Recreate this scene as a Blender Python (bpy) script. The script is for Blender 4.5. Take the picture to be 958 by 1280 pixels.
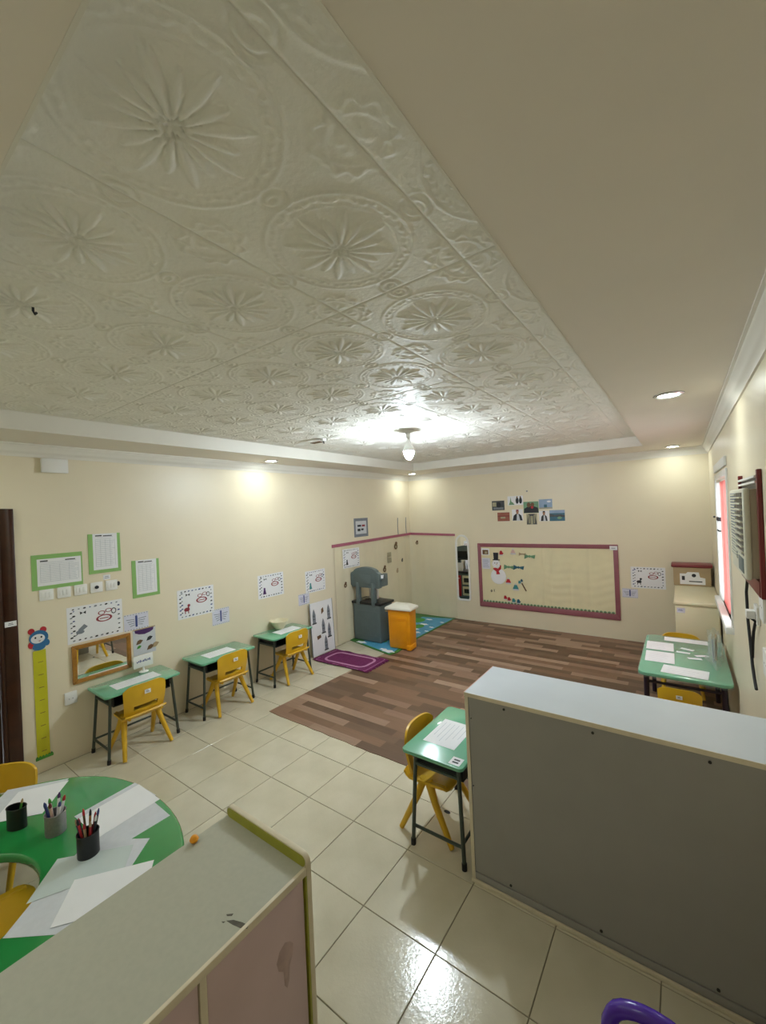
import bpy, bmesh, math, random
import numpy as np
from mathutils import Vector, Matrix
random.seed(7)
for o in list(bpy.data.objects): bpy.data.objects.remove(o)
scene = bpy.context.scene
COL = scene.collection
PI = math.pi

# ------------------------------------------------------------------ camera
FPX, YAW, PITCH, ROLL = 514.1, 0.628864, -0.00012, -0.043673
CAM = Vector((4.148, 0.0, 1.928))
def cam_axes():
    cy, sy, cp, sp, cr, sr = math.cos(YAW), math.sin(YAW), math.cos(PITCH), math.sin(PITCH), math.cos(ROLL), math.sin(ROLL)
    fw = Vector((-sy*cp, cy*cp, sp)); rt = Vector((cy, sy, 0)); up = rt.cross(fw)
    return cr*rt + sr*up, -sr*rt + cr*up, fw
RT, UP, FW = cam_axes()
cd = bpy.data.cameras.new('camera'); camo = bpy.data.objects.new('camera', cd); COL.objects.link(camo)
cd.sensor_fit = 'VERTICAL'; cd.sensor_height = 36.0; cd.lens = FPX/1280*36.0; cd.clip_start = 0.02
M3 = Matrix((RT, UP, -FW)).transposed()
camo.matrix_world = Matrix.Translation(CAM) @ M3.to_4x4()
scene.camera = camo
# ------------------------------------------------------------------ world, exposure
w = bpy.data.worlds.new('sky'); scene.world = w; w.use_nodes = True
bg = w.node_tree.nodes['Background']; bg.inputs[0].default_value = (0.92, 0.96, 1.0, 1); bg.inputs[1].default_value = 4.0
vs = scene.view_settings
vs.view_transform = 'Standard'; vs.look = 'None'; vs.gamma = 1.0; vs.exposure = 0.55; vs.use_curve_mapping = False
BULB_L = 660.0       # radiance of the hanging bulb
DOWN_L = 80.0       # radiance of the recessed downlights
BULB_COL = (0.80, 0.92, 1.0)
DOWN_COL = (0.92, 1.0, 0.95)

# ------------------------------------------------------------------ room numbers (metres)
XR, YB, YF = 4.435, 6.55, -0.45
ZS, ZT = 2.58, 2.70
RX0, RX1, RY0, RY1 = 0.60, 3.80, 0.21, 5.78
def ray(x, y): return (x-479)/FPX*RT - (y-640)/FPX*UP + FW
def hit(x, y, ax, v):
    d = ray(x, y); t = (v-CAM[ax])/d[ax]; return CAM + t*d
def Lp(x, y): q = hit(x, y, 0, 0.0); return q.y, q.z
def Bp(x, y): q = hit(x, y, 1, YB); return q.x, q.z
def Fp(x, y, z=0.0): q = hit(x, y, 2, z); return q.x, q.y

# ------------------------------------------------------------------ materials
def lin(h):
    h = h.lstrip('#'); c = [int(h[i:i+2], 16)/255 for i in (0, 2, 4)]
    return tuple((v/12.92 if v <= 0.04045 else ((v+0.055)/1.055)**2.4) for v in c) + (1.0,)
MATS = {}
def mk(name, hexc, rough=0.5, var=0.06, scale=8.0, bump=0.0, bscale=60.0, metal=0.0, spec=0.5, trans=0.0, alpha=1.0, coat=0.0, hex2=None):
    m = bpy.data.materials.new(name); m.use_nodes = True; nt = m.node_tree; N = nt.nodes; b = N['Principled BSDF']
    tc = N.new('ShaderNodeTexCoord')
    nz = N.new('ShaderNodeTexNoise'); nz.inputs['Scale'].default_value = scale; nz.inputs['Detail'].default_value = 3
    nt.links.new(tc.outputs['Object'], nz.inputs['Vector'])
    cr = N.new('ShaderNodeValToRGB'); c = lin(hexc)
    if hex2: a, z = c, lin(hex2)
    else: a = tuple(v*(1-var) for v in c[:3])+(1,); z = tuple(min(1, v*(1+var)) for v in c[:3])+(1,)
    cr.color_ramp.elements[0].position = 0.3; cr.color_ramp.elements[0].color = a
    cr.color_ramp.elements[1].position = 0.7; cr.color_ramp.elements[1].color = z
    nt.links.new(nz.outputs['Fac'], cr.inputs['Fac']); nt.links.new(cr.outputs['Color'], b.inputs['Base Color'])
    b.inputs['Roughness'].default_value = rough; b.inputs['Metallic'].default_value = metal
    b.inputs['Specular IOR Level'].default_value = spec; b.inputs['Alpha'].default_value = alpha
    b.inputs['Transmission Weight'].default_value = trans; b.inputs['Coat Weight'].default_value = coat
    if bump:
        n2 = N.new('ShaderNodeTexNoise'); n2.inputs['Scale'].default_value = bscale; n2.inputs['Detail'].default_value = 4
        bp = N.new('ShaderNodeBump'); bp.inputs['Strength'].default_value = bump; bp.inputs['Distance'].default_value = 0.01
        nt.links.new(tc.outputs['Object'], n2.inputs['Vector']); nt.links.new(n2.outputs['Fac'], bp.inputs['Height']); nt.links.new(bp.outputs['Normal'], b.inputs['Normal'])
    MATS[name] = m
    return m
def emit(name, col, strength):
    m = bpy.data.materials.new(name); m.use_nodes = True; nt = m.node_tree; nt.nodes.remove(nt.nodes['Principled BSDF'])
    e = nt.nodes.new('ShaderNodeEmission'); e.inputs[0].default_value = tuple(col)+(1,); e.inputs[1].default_value = strength
    nt.links.new(e.outputs[0], nt.nodes['Material Output'].inputs[0]); MATS[name] = m; return m
def sheer(name, hexc, opacity, rough=0.1):
    """thin clear film: mostly see-through with a gloss"""
    m = bpy.data.materials.new(name); m.use_nodes = True; nt = m.node_tree; N = nt.nodes; b = N['Principled BSDF']
    b.inputs['Base Color'].default_value = lin(hexc); b.inputs['Roughness'].default_value = rough; b.inputs['Alpha'].default_value = 1
    t = N.new('ShaderNodeBsdfTransparent'); mx = N.new('ShaderNodeMixShader'); mx.inputs[0].default_value = opacity
    nt.links.new(t.outputs[0], mx.inputs[1]); nt.links.new(b.outputs[0], mx.inputs[2]); nt.links.new(mx.outputs[0], N['Material Output'].inputs[0])
    MATS[name] = m; return m

mk('wall', '#E8DDC3', 0.38, 0.025, 2.0, bump=0.05, bscale=25)
mk('soffit', '#ECE4DA', 0.6, 0.02, 2.0)
mk('plaster', '#E8E4DA', 0.45, 0.02, 4.0)
mk('panel', '#EFECE3', 0.6, 0.03, 3.0, bump=0.2, bscale=55, spec=0.35)
mk('grout', '#857C68', 0.8, 0.1, 10)
mk('tile', '#C9C1A9', 0.15, 0.05, 4.0, bump=0.07, bscale=70, hex2='#D6CEB8')
mk('brown_wood', '#3A1D10', 0.35, 0.25, 12)
mk('red_wood', '#6E1B1E', 0.35, 0.12, 9)
mk('white', '#ECEBE8', 0.45, 0.02, 6)
mk('paper', '#EDEDF0', 0.6, 0.015, 10)
mk('paper_grey', '#CFD2D8', 0.6, 0.04, 30)
mk('film_paper', '#C7D3D2', 0.15, 0.04, 9)
mk('cream_plastic', '#DDD4B4', 0.35, 0.03, 5)
mk('desk_green', '#6DB592', 0.18, 0.04, 6, coat=0.5)
mk('desk_edge', '#5E9D80', 0.35, 0.04, 6)
mk('table_green', '#268C45', 0.17, 0.08, 5, coat=0.6)
mk('steel_green', '#4A534C', 0.35, 0.06, 20, metal=0.35)
mk('rubber', '#15151A', 0.6, 0.1, 20)
mk('dark_tray', '#1B1E22', 0.5, 0.1, 15)
mk('yellow', '#DDAF27', 0.33, 0.05, 6)
mk('purple', '#4F2FA0', 0.25, 0.06, 6)
mk('purple_leg', '#2B1B2C', 0.4, 0.1, 9)
mk('board_grey', '#989590', 0.5, 0.03, 5, bump=0.02)
mk('board_top', '#D5DCE4', 0.4, 0.02, 5)
mk('pink_edge', '#DDB9B0', 0.45, 0.05, 9)
mk('cream_edge', '#D9CDB4', 0.45, 0.06, 14)
mk('olive_edge', '#9B9A2E', 0.45, 0.08, 14)
mk('cab_top', '#B3B2A2', 0.45, 0.03, 60)
mk('pink_door', '#CDB4B6', 0.5, 0.05, 5)
mk('smear', '#B89E9C', 0.6, 0.2, 20)
mk('stain', '#5A554A', 0.7, 0.2, 60)
mk('screw', '#141414', 0.4, 0.1, 20)
mk('green_card', '#8DBB6C', 0.6, 0.04, 10)
mk('gold_wood', '#A5712A', 0.3, 0.22, 25, coat=0.3)
mk('growth', '#C9C524', 0.45, 0.05, 9)
mk('leaf_green', '#4C9A3A', 0.55, 0.1, 15)
mk('ink', '#22252C', 0.6, 0.1, 20)
mk('ink_pale', '#B3B7C0', 0.6, 0.05, 20)
mk('ink_soft', '#7C828C', 0.6, 0.1, 20)
mk('ink_blue', '#3C4A88', 0.6, 0.1, 20)
mk('ink_red', '#8E2C3A', 0.6, 0.1, 20)
mk('ink_brown', '#6E5134', 0.6, 0.15, 20)
mk('lavender', '#D9D9E8', 0.6, 0.04, 12)
mk('blue', '#2E6EA0', 0.5, 0.1, 12)
mk('red', '#B5232E', 0.5, 0.08, 12)
mk('teal', '#3E8C90', 0.5, 0.1, 12)
mk('violet', '#4A2462', 0.5, 0.1, 12)
mk('pink_tape', '#AE6478', 0.45, 0.06, 10)
mk('mauve_frame', '#955862', 0.45, 0.08, 8)
mk('cloth', '#E9DFB9', 0.7, 0.04, 5)
mk('sheet', '#E4DABD', 0.22, 0.02, 4)
mk('kitchen_grey', '#5D6A6B', 0.45, 0.05, 8)
mk('kitchen_dark', '#16181A', 0.4, 0.1, 8)
mk('orange', '#E5960C', 0.35, 0.05, 8)
mk('bin_lid', '#E3DFD2', 0.35, 0.03, 8)
mk('tan', '#B29B78', 0.6, 0.06, 8)
mk('maroon', '#7A2A30', 0.4, 0.08, 8)
mk('ac_body', '#B9AE98', 0.45, 0.04, 8)
mk('ac_front', '#DAD8C6', 0.4, 0.03, 8)
mk('curtain', '#E6A09C', 0.8, 0.06, 10)
mk('chrome', '#B8B8B8', 0.25, 0.04, 10, metal=0.9)
mk('mesh_grey', '#8D8B8C', 0.4, 0.1, 90, metal=0.3)
mk('mesh_black', '#16171B', 0.4, 0.1, 90)
mk('rug', '#6E1E55', 0.9, 0.18, 40, bump=0.4, bscale=220)
mk('rug_pink', '#BC82A6', 0.9, 0.12, 40)
mk('mat_blue', '#4E9CC4', 0.45, 0.1, 6)
mk('mat_green', '#3E7B35', 0.5, 0.12, 6)
mk('photo_sky', '#8FA6C4', 0.4, 0.1, 10)
mk('photo_sea', '#2F6479', 0.4, 0.2, 12)
mk('photo_dark', '#3F4448', 0.4, 0.3, 22)
mk('photo_brick', '#9C5A48', 0.4, 0.15, 12)
mk('photo_green', '#6F9B77', 0.4, 0.12, 12)
mk('photo_tan', '#A7A083', 0.4, 0.15, 12)
mk('skin', '#A97B5E', 0.5, 0.05, 10)
emit('bulb', BULB_COL, BULB_L); emit('downlight', DOWN_COL, DOWN_L)
sheer('clear_bag', '#DDE6E2', 0.16, 0.06); sheer('window_glass', '#F4F8FA', 0.08, 0.03); sheer('film', '#E4EFEA', 0.10, 0.05)
m = MATS['curtain']; b = m.node_tree.nodes['Principled BSDF']
tr = m.node_tree.nodes.new('ShaderNodeBsdfTranslucent'); tr.inputs[0].default_value = lin('#F4BDB8')
mx = m.node_tree.nodes.new('ShaderNodeMixShader'); mx.inputs[0].default_value = 0.6
m.node_tree.links.new(b.outputs[0], mx.inputs[1]); m.node_tree.links.new(tr.outputs[0], mx.inputs[2]); m.node_tree.links.new(mx.outputs[0], m.node_tree.nodes['Material Output'].inputs[0])
m = MATS['curtain'].copy(); m.name = 'sheer_white'; MATS['sheer_white'] = m
for n_ in m.node_tree.nodes:
    if n_.type == 'BSDF_TRANSLUCENT': n_.inputs[0].default_value = lin('#F2F2F0')
    if n_.type == 'VALTORGB':
        for e in n_.color_ramp.elements: e.color = lin('#EDEDEA')
m = bpy.data.materials.new('mirror_glass'); m.use_nodes = True; b = m.node_tree.nodes['Principled BSDF']
b.inputs['Metallic'].default_value = 1; b.inputs['Roughness'].default_value = 0.015; b.inputs['Base Color'].default_value = (0.86, 0.87, 0.86, 1); MATS['mirror_glass'] = m

def plank_material():
    m = bpy.data.materials.new('plank_print'); m.use_nodes = True; nt = m.node_tree; N = nt.nodes; L = nt.links; b = N['Principled BSDF']
    tc = N.new('ShaderNodeTexCoord'); sp = N.new('ShaderNodeSeparateXYZ'); L.new(tc.outputs['Object'], sp.inputs[0])
    def math_(op, a, bv=None, link=None):
        n = N.new('ShaderNodeMath'); n.operation = op
        for i, v in enumerate((a, bv)):
            if v is None: continue
            if hasattr(v, 'links'): L.new(v, n.inputs[i])
            else: n.inputs[i].default_value = v
        return n.outputs[0]
    row = math_('FLOOR', math_('DIVIDE', sp.outputs['Y'], 0.095))
    wn = N.new('ShaderNodeTexWhiteNoise'); wn.noise_dimensions = '1D'; L.new(row, wn.inputs['W'])
    xo = math_('ADD', sp.outputs['X'], math_('MULTIPLY', wn.outputs['Value'], 3.7))
    col = math_('FLOOR', math_('DIVIDE', xo, 0.56))
    cb = N.new('ShaderNodeCombineXYZ'); L.new(row, cb.inputs[0]); L.new(col, cb.inputs[1])
    w2 = N.new('ShaderNodeTexWhiteNoise'); w2.noise_dimensions = '2D'; L.new(cb.outputs[0], w2.inputs['Vector'])
    ramp = N.new('ShaderNodeValToRGB'); ramp.color_ramp.interpolation = 'CONSTANT'
    cs = ['#684F3C', '#7A5C47', '#82634D', '#735946', '#8E6F5B', '#674E3C', '#A48772', '#977A66']
    ps = [0, .17, .32, .48, .6, .72, .82, .92]
    e = ramp.color_ramp.elements; e[0].color = lin(cs[0]); e[1].position = ps[1]; e[1].color = lin(cs[1])
    for c, q in zip(cs[2:], ps[2:]): k = e.new(q); k.color = lin(c)
    L.new(w2.outputs['Value'], ramp.inputs[0])
    mp = N.new('ShaderNodeMapping'); mp.inputs['Scale'].default_value = (3, 60, 1); L.new(tc.outputs['Object'], mp.inputs[0])
    nz = N.new('ShaderNodeTexNoise'); nz.inputs['Scale'].default_value = 1.5; nz.inputs['Detail'].default_value = 5; L.new(mp.outputs[0], nz.inputs['Vector'])
    mr = N.new('ShaderNodeMapRange'); mr.inputs['To Min'].default_value = 0.7; mr.inputs['To Max'].default_value = 1.25; L.new(nz.outputs['Fac'], mr.inputs['Value'])
    mu = N.new('ShaderNodeMix'); mu.data_type = 'RGBA'; mu.blend_type = 'MULTIPLY'; mu.inputs['Factor'].default_value = 1
    L.new(ramp.outputs[0], mu.inputs['A']); L.new(mr.outputs[0], mu.inputs['B']); L.new(mu.outputs['Result'], b.inputs['Base Color'])
    b.inputs['Roughness'].default_value = 0.5; MATS['plank_print'] = m
plank_material()

# ------------------------------------------------------------------ mesh helpers
class MB:
    def __init__(self): self.v = []; self.f = []
    def add(self, vs, fs):
        n = len(self.v); self.v += [tuple(q) for q in vs]; self.f += [tuple(i+n for i in f) for f in fs]; return self
    def box(self, x0, x1, y0, y1, z0, z1):
        return self.add([(x0,y0,z0),(x1,y0,z0),(x1,y1,z0),(x0,y1,z0),(x0,y0,z1),(x1,y0,z1),(x1,y1,z1),(x0,y1,z1)],
                        [(0,3,2,1),(4,5,6,7),(0,1,5,4),(1,2,6,5),(2,3,7,6),(3,0,4,7)])
    def cyl(self, p0, p1, r0, r1=None, n=12):
        r1 = r0 if r1 is None else r1; p0, p1 = Vector(p0), Vector(p1); d = (p1-p0).normalized()
        a = d.cross(Vector((0,0,1)) if abs(d.z) < .95 else Vector((1,0,0))).normalized(); b = d.cross(a)
        vs = []
        for p, r in ((p0, r0), (p1, r1)):
            vs += [p + r*(math.cos(t)*a + math.sin(t)*b) for t in [2*PI*i/n for i in range(n)]]
        fs = [(i, (i+1) % n, n+(i+1) % n, n+i) for i in range(n)] + [tuple(range(n-1, -1, -1)), tuple(range(n, 2*n))]
        return self.add(vs, fs)
    def tube(self, pts, r, n=8):
        pts = [Vector(p) for p in pts]; vs = []; up = None
        for i, p in enumerate(pts):
            d = (pts[min(i+1, len(pts)-1)] - pts[max(i-1, 0)]).normalized()
            if up is None: up = d.cross(Vector((0,0,1)) if abs(d.z) < .9 else Vector((1,0,0))).normalized()
            a = (up - d*up.dot(d)).normalized(); up = a; b = d.cross(a); rr = r[i] if isinstance(r, (list, tuple)) else r
            vs += [p + rr*(math.cos(2*PI*k/n)*a + math.sin(2*PI*k/n)*b) for k in range(n)]
        m = len(pts); fs = [(i*n+k, i*n+(k+1) % n, (i+1)*n+(k+1) % n, (i+1)*n+k) for i in range(m-1) for k in range(n)]
        fs += [tuple(range(n-1, -1, -1)), tuple(range((m-1)*n, m*n))]
        return self.add(vs, fs)
    def lathe(self, prof, n=24, c=(0, 0, 0)):
        vs = [(c[0]+r*math.cos(2*PI*k/n), c[1]+r*math.sin(2*PI*k/n), c[2]+z) for r, z in prof for k in range(n)]
        m = len(prof); fs = [(i*n+k, i*n+(k+1) % n, (i+1)*n+(k+1) % n, (i+1)*n+k) for i in range(m-1) for k in range(n)]
        if prof[0][0] > 1e-6: fs.append(tuple(range(n-1, -1, -1)))
        if prof[-1][0] > 1e-6: fs.append(tuple(range((m-1)*n, m*n)))
        return self.add(vs, fs)
    def plate(self, pts, y0, y1):
        """polygon in x,z given a depth in y (y0 is the room side)"""
        n = len(pts); vs = [(x, y0, z) for x, z in pts] + [(x, y1, z) for x, z in pts]
        return self.add(vs, [tuple(range(n)), tuple(range(2*n-1, n-1, -1))] + [(i, i+n, (i+1) % n+n, (i+1) % n) for i in range(n)])
    def slab(self, pts, z0, z1):
        n = len(pts); vs = [(x, y, z0) for x, y in pts] + [(x, y, z1) for x, y in pts]
        return self.add(vs, [tuple(range(n-1, -1, -1)), tuple(range(n, 2*n))] + [(i, (i+1) % n, (i+1) % n+n, i+n) for i in range(n)])
    def mesh(self, name, mat, bevel=0, seg=2, smooth=False, angle=40):
        me = bpy.data.meshes.new(name); me.from_pydata(self.v, [], self.f)
        bm = bmesh.new(); bm.from_mesh(me)
        bmesh.ops.remove_doubles(bm, verts=bm.verts, dist=1e-6)
        bmesh.ops.recalc_face_normals(bm, faces=bm.faces)
        if bevel:
            es = [e for e in bm.edges if len(e.link_faces) == 2 and e.calc_face_angle(0) > math.radians(30)]
            bmesh.ops.bevel(bm, geom=es, offset=bevel, segments=seg, affect='EDGES', profile=0.5, clamp_overlap=True)
        bm.to_mesh(me); bm.free()
        if smooth or bevel:
            me.polygons.foreach_set('use_smooth', [True]*len(me.polygons)); me.set_sharp_from_angle(angle=math.radians(angle))
        me.materials.append(MATS[mat]); return me
    def build(self, name, mat, parent=None, loc=None, rz=0, **k):
        o = bpy.data.objects.new(name, self.mesh(name, mat, **k)); COL.objects.link(o)
        if parent: o.parent = parent
        if loc is not None: o.location = loc
        if rz: o.rotation_euler = (0, 0, rz)
        return o
def tag(o, label, cat, group=None):
    o['label'] = label; o['category'] = cat
    if group: o['group'] = group
    return o
def thing(name, label, cat, loc=(0,0,0), rz=0, group=None, scale=1):
    o = bpy.data.objects.new(name, None); COL.objects.link(o); o.location = loc; o.rotation_euler = (0,0,rz); o.scale = (scale,)*3
    o.empty_display_size = 0.05
    return tag(o, label, cat, group)
def copy_tree(o, parent=None):
    c = o.copy(); COL.objects.link(c); c.parent = parent
    for ch in list(o.children): copy_tree(ch, c)
    return c
def struct(o): o['kind'] = 'structure'; return o
def rrect(x0, x1, z0, z1, r, n=5):
    out = []
    for cx, cz, a in ((x1-r, z1-r, 0), (x0+r, z1-r, PI/2), (x0+r, z0+r, PI), (x1-r, z0+r, 1.5*PI)):
        out += [(cx+r*math.cos(a+t*PI/2/n), cz+r*math.sin(a+t*PI/2/n)) for t in range(n+1)]
    return out
def ell(cx, cz, a, b, n=18, a0=0): return [(cx+a*math.cos(a0+2*PI*i/n), cz+b*math.sin(a0+2*PI*i/n)) for i in range(n)]
def rect(x0, x1, z0, z1): return [(x0,z0),(x1,z0),(x1,z1),(x0,z1)]

# ================================================================== THE ROOM
T = 0.12
# floor with separate tiles (the covered ones under the vinyl are left out)
fl = struct(MB().box(-T, XR+T, YF-T, YB+T, -0.1, -0.004).build('floor', 'grout'))
S = 0.4; GX, GY = 0.814, 1.9283
tile_cache = {}
def tile_piece(parent, name, x0, x1, y0, y1, z0, z1, mat):
    key = (name, round(x1-x0, 4), round(y1-y0, 4), mat)
    if key not in tile_cache:
        a, b_, e = (x1-x0)/2, (y1-y0)/2, 0.0015
        m_ = MB(); h = z1-z0
        m_.add([(-a,-b_,0),(a,-b_,0),(a,b_,0),(-a,b_,0),(-a,-b_,h-e),(a,-b_,h-e),(a,b_,h-e),(-a,b_,h-e),(-a+e,-b_+e,h),(a-e,-b_+e,h),(a-e,b_-e,h),(-a+e,b_-e,h)],
               [(0,1,5,4),(1,2,6,5),(2,3,7,6),(3,0,4,7),(4,5,9,8),(5,6,10,9),(6,7,11,10),(7,4,8,11),(8,9,10,11)])
        tile_cache[key] = m_.mesh(name, mat)
    o = bpy.data.objects.new(name, tile_cache[key]); COL.objects.link(o); o.parent = parent; o.location = ((x0+x1)/2, (y0+y1)/2, z0); return o
G = 0.002
for i in range(-3, 10):
    for j in range(-7, 13):
        x0, x1 = max(0.002, GX+S*i+G), min(XR-.002, GX+S*(i+1)-G); y0, y1 = max(YF+.002, GY+S*j+G), min(YB-.002, GY+S*(j+1)-G)
        if x1-x0 < .01 or y1-y0 < .01 or (x0 > 0.9 and y0 > 2.75): continue
        tile_piece(fl, 'floor_tile', x0, x1, y0, y1, -0.006, 0.0, 'tile')

# walls
DY0, DY1, DZ = -0.06, 0.79, 2.0      # door opening in the left wall
wl = MB(); wl.box(-T, 0, DY1, YB+T, -0.004, 2.8); wl.box(-T, 0, YF-T, DY0, -0.004, 2.8); wl.box(-T, 0, DY0, DY1, DZ, 2.8)
struct(wl.build('wall_left', 'wall'))
struct(MB().box(0, XR, YB, YB+T, -0.004, 2.8).build('wall_back', 'wall'))
WY0, WY1, WZ0, WZ1 = 4.12, 5.32, 0.93, 2.10
wr = MB(); wr.box(XR, XR+T, YF-T, WY0, -0.004, 2.8); wr.box(XR, XR+T, WY1, YB+T, -0.004, 2.8); wr.box(XR, XR+T, WY0, WY1, -0.004, WZ0); wr.box(XR, XR+T, WY0, WY1, WZ1, 2.8)
struct(wr.build('wall_right', 'wall'))
struct(MB().box(0, XR, YF-T, YF, -0.004, 2.8).build('wall_front', 'wall'))
# ceiling: soffit ring with a raised tray
cm = MB()
for a in ((0, RX0, YF, YB), (RX1, XR, YF, YB), (RX0, RX1, YF, RY0), (RX0, RX1, RY1, YB)): cm.box(*a, ZS, ZT+0.02)
ceil = struct(cm.build('ceiling', 'soffit'))
ct = MB(); ct.box(RX0, RX1, RY0, RY1, ZT+.003, ZT+.02); ct.box(0, XR, YF, YB, ZT+0.02, ZT+0.1); ct.build('tray_top', 'panel', ceil)
e_ = 0.006
st = MB(); st.box(RX0, RX0+e_, RY0, RY1, ZS-.001, ZT+.02); st.box(RX1-e_, RX1, RY0, RY1, ZS-.001, ZT+.02); st.box(RX0, RX1, RY1-e_, RY1, ZS-.001, ZT+.02); st.box(RX0, RX1, RY0, RY0+e_, ZS-.001, ZT+.02)
st.build('tray_edge', 'plaster', ceil)
# embossed ceiling panels
PX, PY, SX, SY = 3.626, 1.20, 0.515, 1.055
def emboss(X, Y):
    u = ((X-PX) / SX) % 1.0*2-1; v = (np.abs((Y-PY) % SY-SY/2)-.244)/.2575
    r = np.hypot(u, v); th = np.arctan2(v, u)
    ph = np.abs(((th/(2*PI)*16) % 1.0)-.5)*2            # 0 between petals, 1 on a petal's axis
    lng = 0.57+0.06*np.cos(8*th)
    wdt = np.clip(1-((r-.16)/(lng-.16))**2, 0, 1)*np.clip(r/.08, 0, 1)
    ins = ph-(1-wdt*.95)
    h = (0.0042*np.clip(ins/.22, 0, 1) + 0.006*np.clip(ins, 0, 1) - 0.0024*np.clip((ph-.80)/.2, 0, 1)*(ins > .25))*(r < lng)
    h -= 0.0018*np.exp(-(r/.06)**2)
    rip = np.exp(-((r-.74-.02*np.cos(16*th))/.025)**2)*(0.6+0.4*np.cos(48*th)) + 0.8*np.exp(-((r-.82)/.02)**2) + 0.4*np.exp(-((r-.66)/.015)**2)
    h += 0.0034*rip
    for cu, cv in ((1,1),(1,-1),(-1,1),(-1,-1)):
        du, dv = u-cu, v-cv; rr = np.hypot(du, dv); tt = np.arctan2(dv, du)
        h += 0.0036*np.exp(-((rr-.36-.03*np.cos(12*tt))/.03)**2) + 0.0028*np.exp(-((rr-.28)/.02)**2) + 0.0036*np.abs(np.cos(4*tt))*np.clip((.22-rr)/.08, 0, 1)*np.clip(rr/.06, 0, 1)
    for cu, cv in ((1,0),(-1,0),(0,1),(0,-1)):
        du, dv = u-cu, v-cv; rr = np.hypot(du, dv)
        h += 0.0030*np.cos(rr*62)*np.clip((.22-rr)/.06, 0, 1)
    return h
def panel_mesh(x0, x1, y0, y1):
    nx, ny = max(4, int((x1-x0)/.005)), max(4, int((y1-y0)/.005))
    xs, ys = np.linspace(x0+.0012, x1-.0012, nx), np.linspace(y0+.0012, y1-.0012, ny)
    X, Y = np.meshgrid(xs, ys); H = emboss(X, Y)
    d = np.minimum(np.minimum(X-x0, x1-X), np.minimum(Y-y0, y1-Y)); H = np.where(d < .003, -.0025, H*np.clip(d/.02, 0, 1))
    V = np.stack([X-x0, Y-y0, -H], -1).reshape(-1, 3)
    I = np.arange(nx*ny).reshape(ny, nx); Fq = np.stack([I[:-1,:-1], I[1:,:-1], I[1:,1:], I[:-1,1:]], -1).reshape(-1, 4)
    me = bpy.data.meshes.new('ceiling_panel'); me.vertices.add(len(V)); me.vertices.foreach_set('co', V.ravel().astype(np.float32))
    me.loops.add(len(Fq)*4); me.loops.foreach_set('vertex_index', Fq.ravel().astype(np.int32)); me.polygons.add(len(Fq)); me.polygons.foreach_set('loop_start', np.arange(len(Fq), dtype=np.int32)*4)
    me.update(calc_edges=True); me.polygons.foreach_set('use_smooth', [True]*len(Fq)); me.materials.append(MATS['panel']); return me
pcache = {}
xs_ = [RX0+e_] + [PX-SX*k for k in (5,4,3,2,1,0)] + [RX1-e_]
ys_ = [RY0+e_] + [PY+SY*k for k in range(0, 5)] + [RY1-e_]
for x0, x1 in zip(xs_[:-1], xs_[1:]):
    for y0, y1 in zip(ys_[:-1], ys_[1:]):
        full = abs(x1-x0-SX) < 1e-3 and abs(y1-y0-SY) < 1e-3
        me = pcache.get('full') if full else None
        if me is None:
            me = panel_mesh(x0, x1, y0, y1)
            if full: pcache['full'] = me
        o = bpy.data.objects.new('ceiling_panel', me); COL.objects.link(o); o.parent = ceil; o.location = (x0, y0, ZT)
# crown mouldings
prof = [(0,0),(0,-0.098),(0.010,-0.098),(0.014,-0.080),(0.030,-0.070),(0.034,-0.050),(0.052,-0.030),(0.056,-0.012),(0.068,-0.010),(0.068,0)]
def crown(name, wall):
    m_ = MB(); n = len(prof)
    def pt(p, t, z):
        if wall == 'l': return (p, [YF+p, YB-p][t], ZS+z)
        if wall == 'r': return (XR-p, [YF+p, YB-p][t], ZS+z)
        if wall == 'b': return ([p, XR-p][t], YB-p, ZS+z)
        return ([p, XR-p][t], YF+p, ZS+z)
    vs = [pt(p, t, z) for t in (0, 1) for p, z in prof]
    m_.add(vs, [(i, (i+1) % n, n+(i+1) % n, n+i) for i in range(n)])
    struct(m_.build(name, 'plaster', smooth=True, angle=50))
crown('trim_1', 'l'); crown('trim_2', 'b'); crown('trim_3', 'r'); crown('trim_4', 'f')

# brown door in the left wall
dr = thing('door_1', 'dark brown wooden door and frame in the cream wall', 'door', (0, 0.37, 0), PI/2); dr['kind'] = 'structure'
del dr['category']
hw = (DY1-DY0)/2
f_ = MB()
for s in (-1, 1):
    a, b_ = sorted((s*hw, s*(hw+0.085))); f_.box(a, b_, -0.018, 0.0, 0, DZ+0.075)
    a, b_ = sorted((s*hw, s*(hw-0.02))); f_.box(a, b_, -0.018, 0.11, 0, DZ)
f_.box(-hw, hw, -0.018, 0.0, DZ, DZ+0.075); f_.box(-hw, hw, -0.018, 0.11, DZ-.02, DZ)
f_.build('door_frame', 'brown_wood', dr, bevel=0.004)
lf = MB(); lf.box(-hw+.022, hw-.022, 0.045, 0.085, 0.005, DZ-.022); lfo = lf.build('door_leaf', 'brown_wood', dr)
for z0, z1 in ((.15, .85), (1.0, 1.85)): MB().box(-hw+.13, hw-.13, 0.035, 0.046, z0, z1).build('door_panel', 'brown_wood', lfo, bevel=0.006)
MB().tube([(hw-.08,.045,1.0),(hw-.08,.0,1.0),(hw-.2,.0,1.0)], .009).build('door_handle', 'chrome', lfo)

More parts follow.
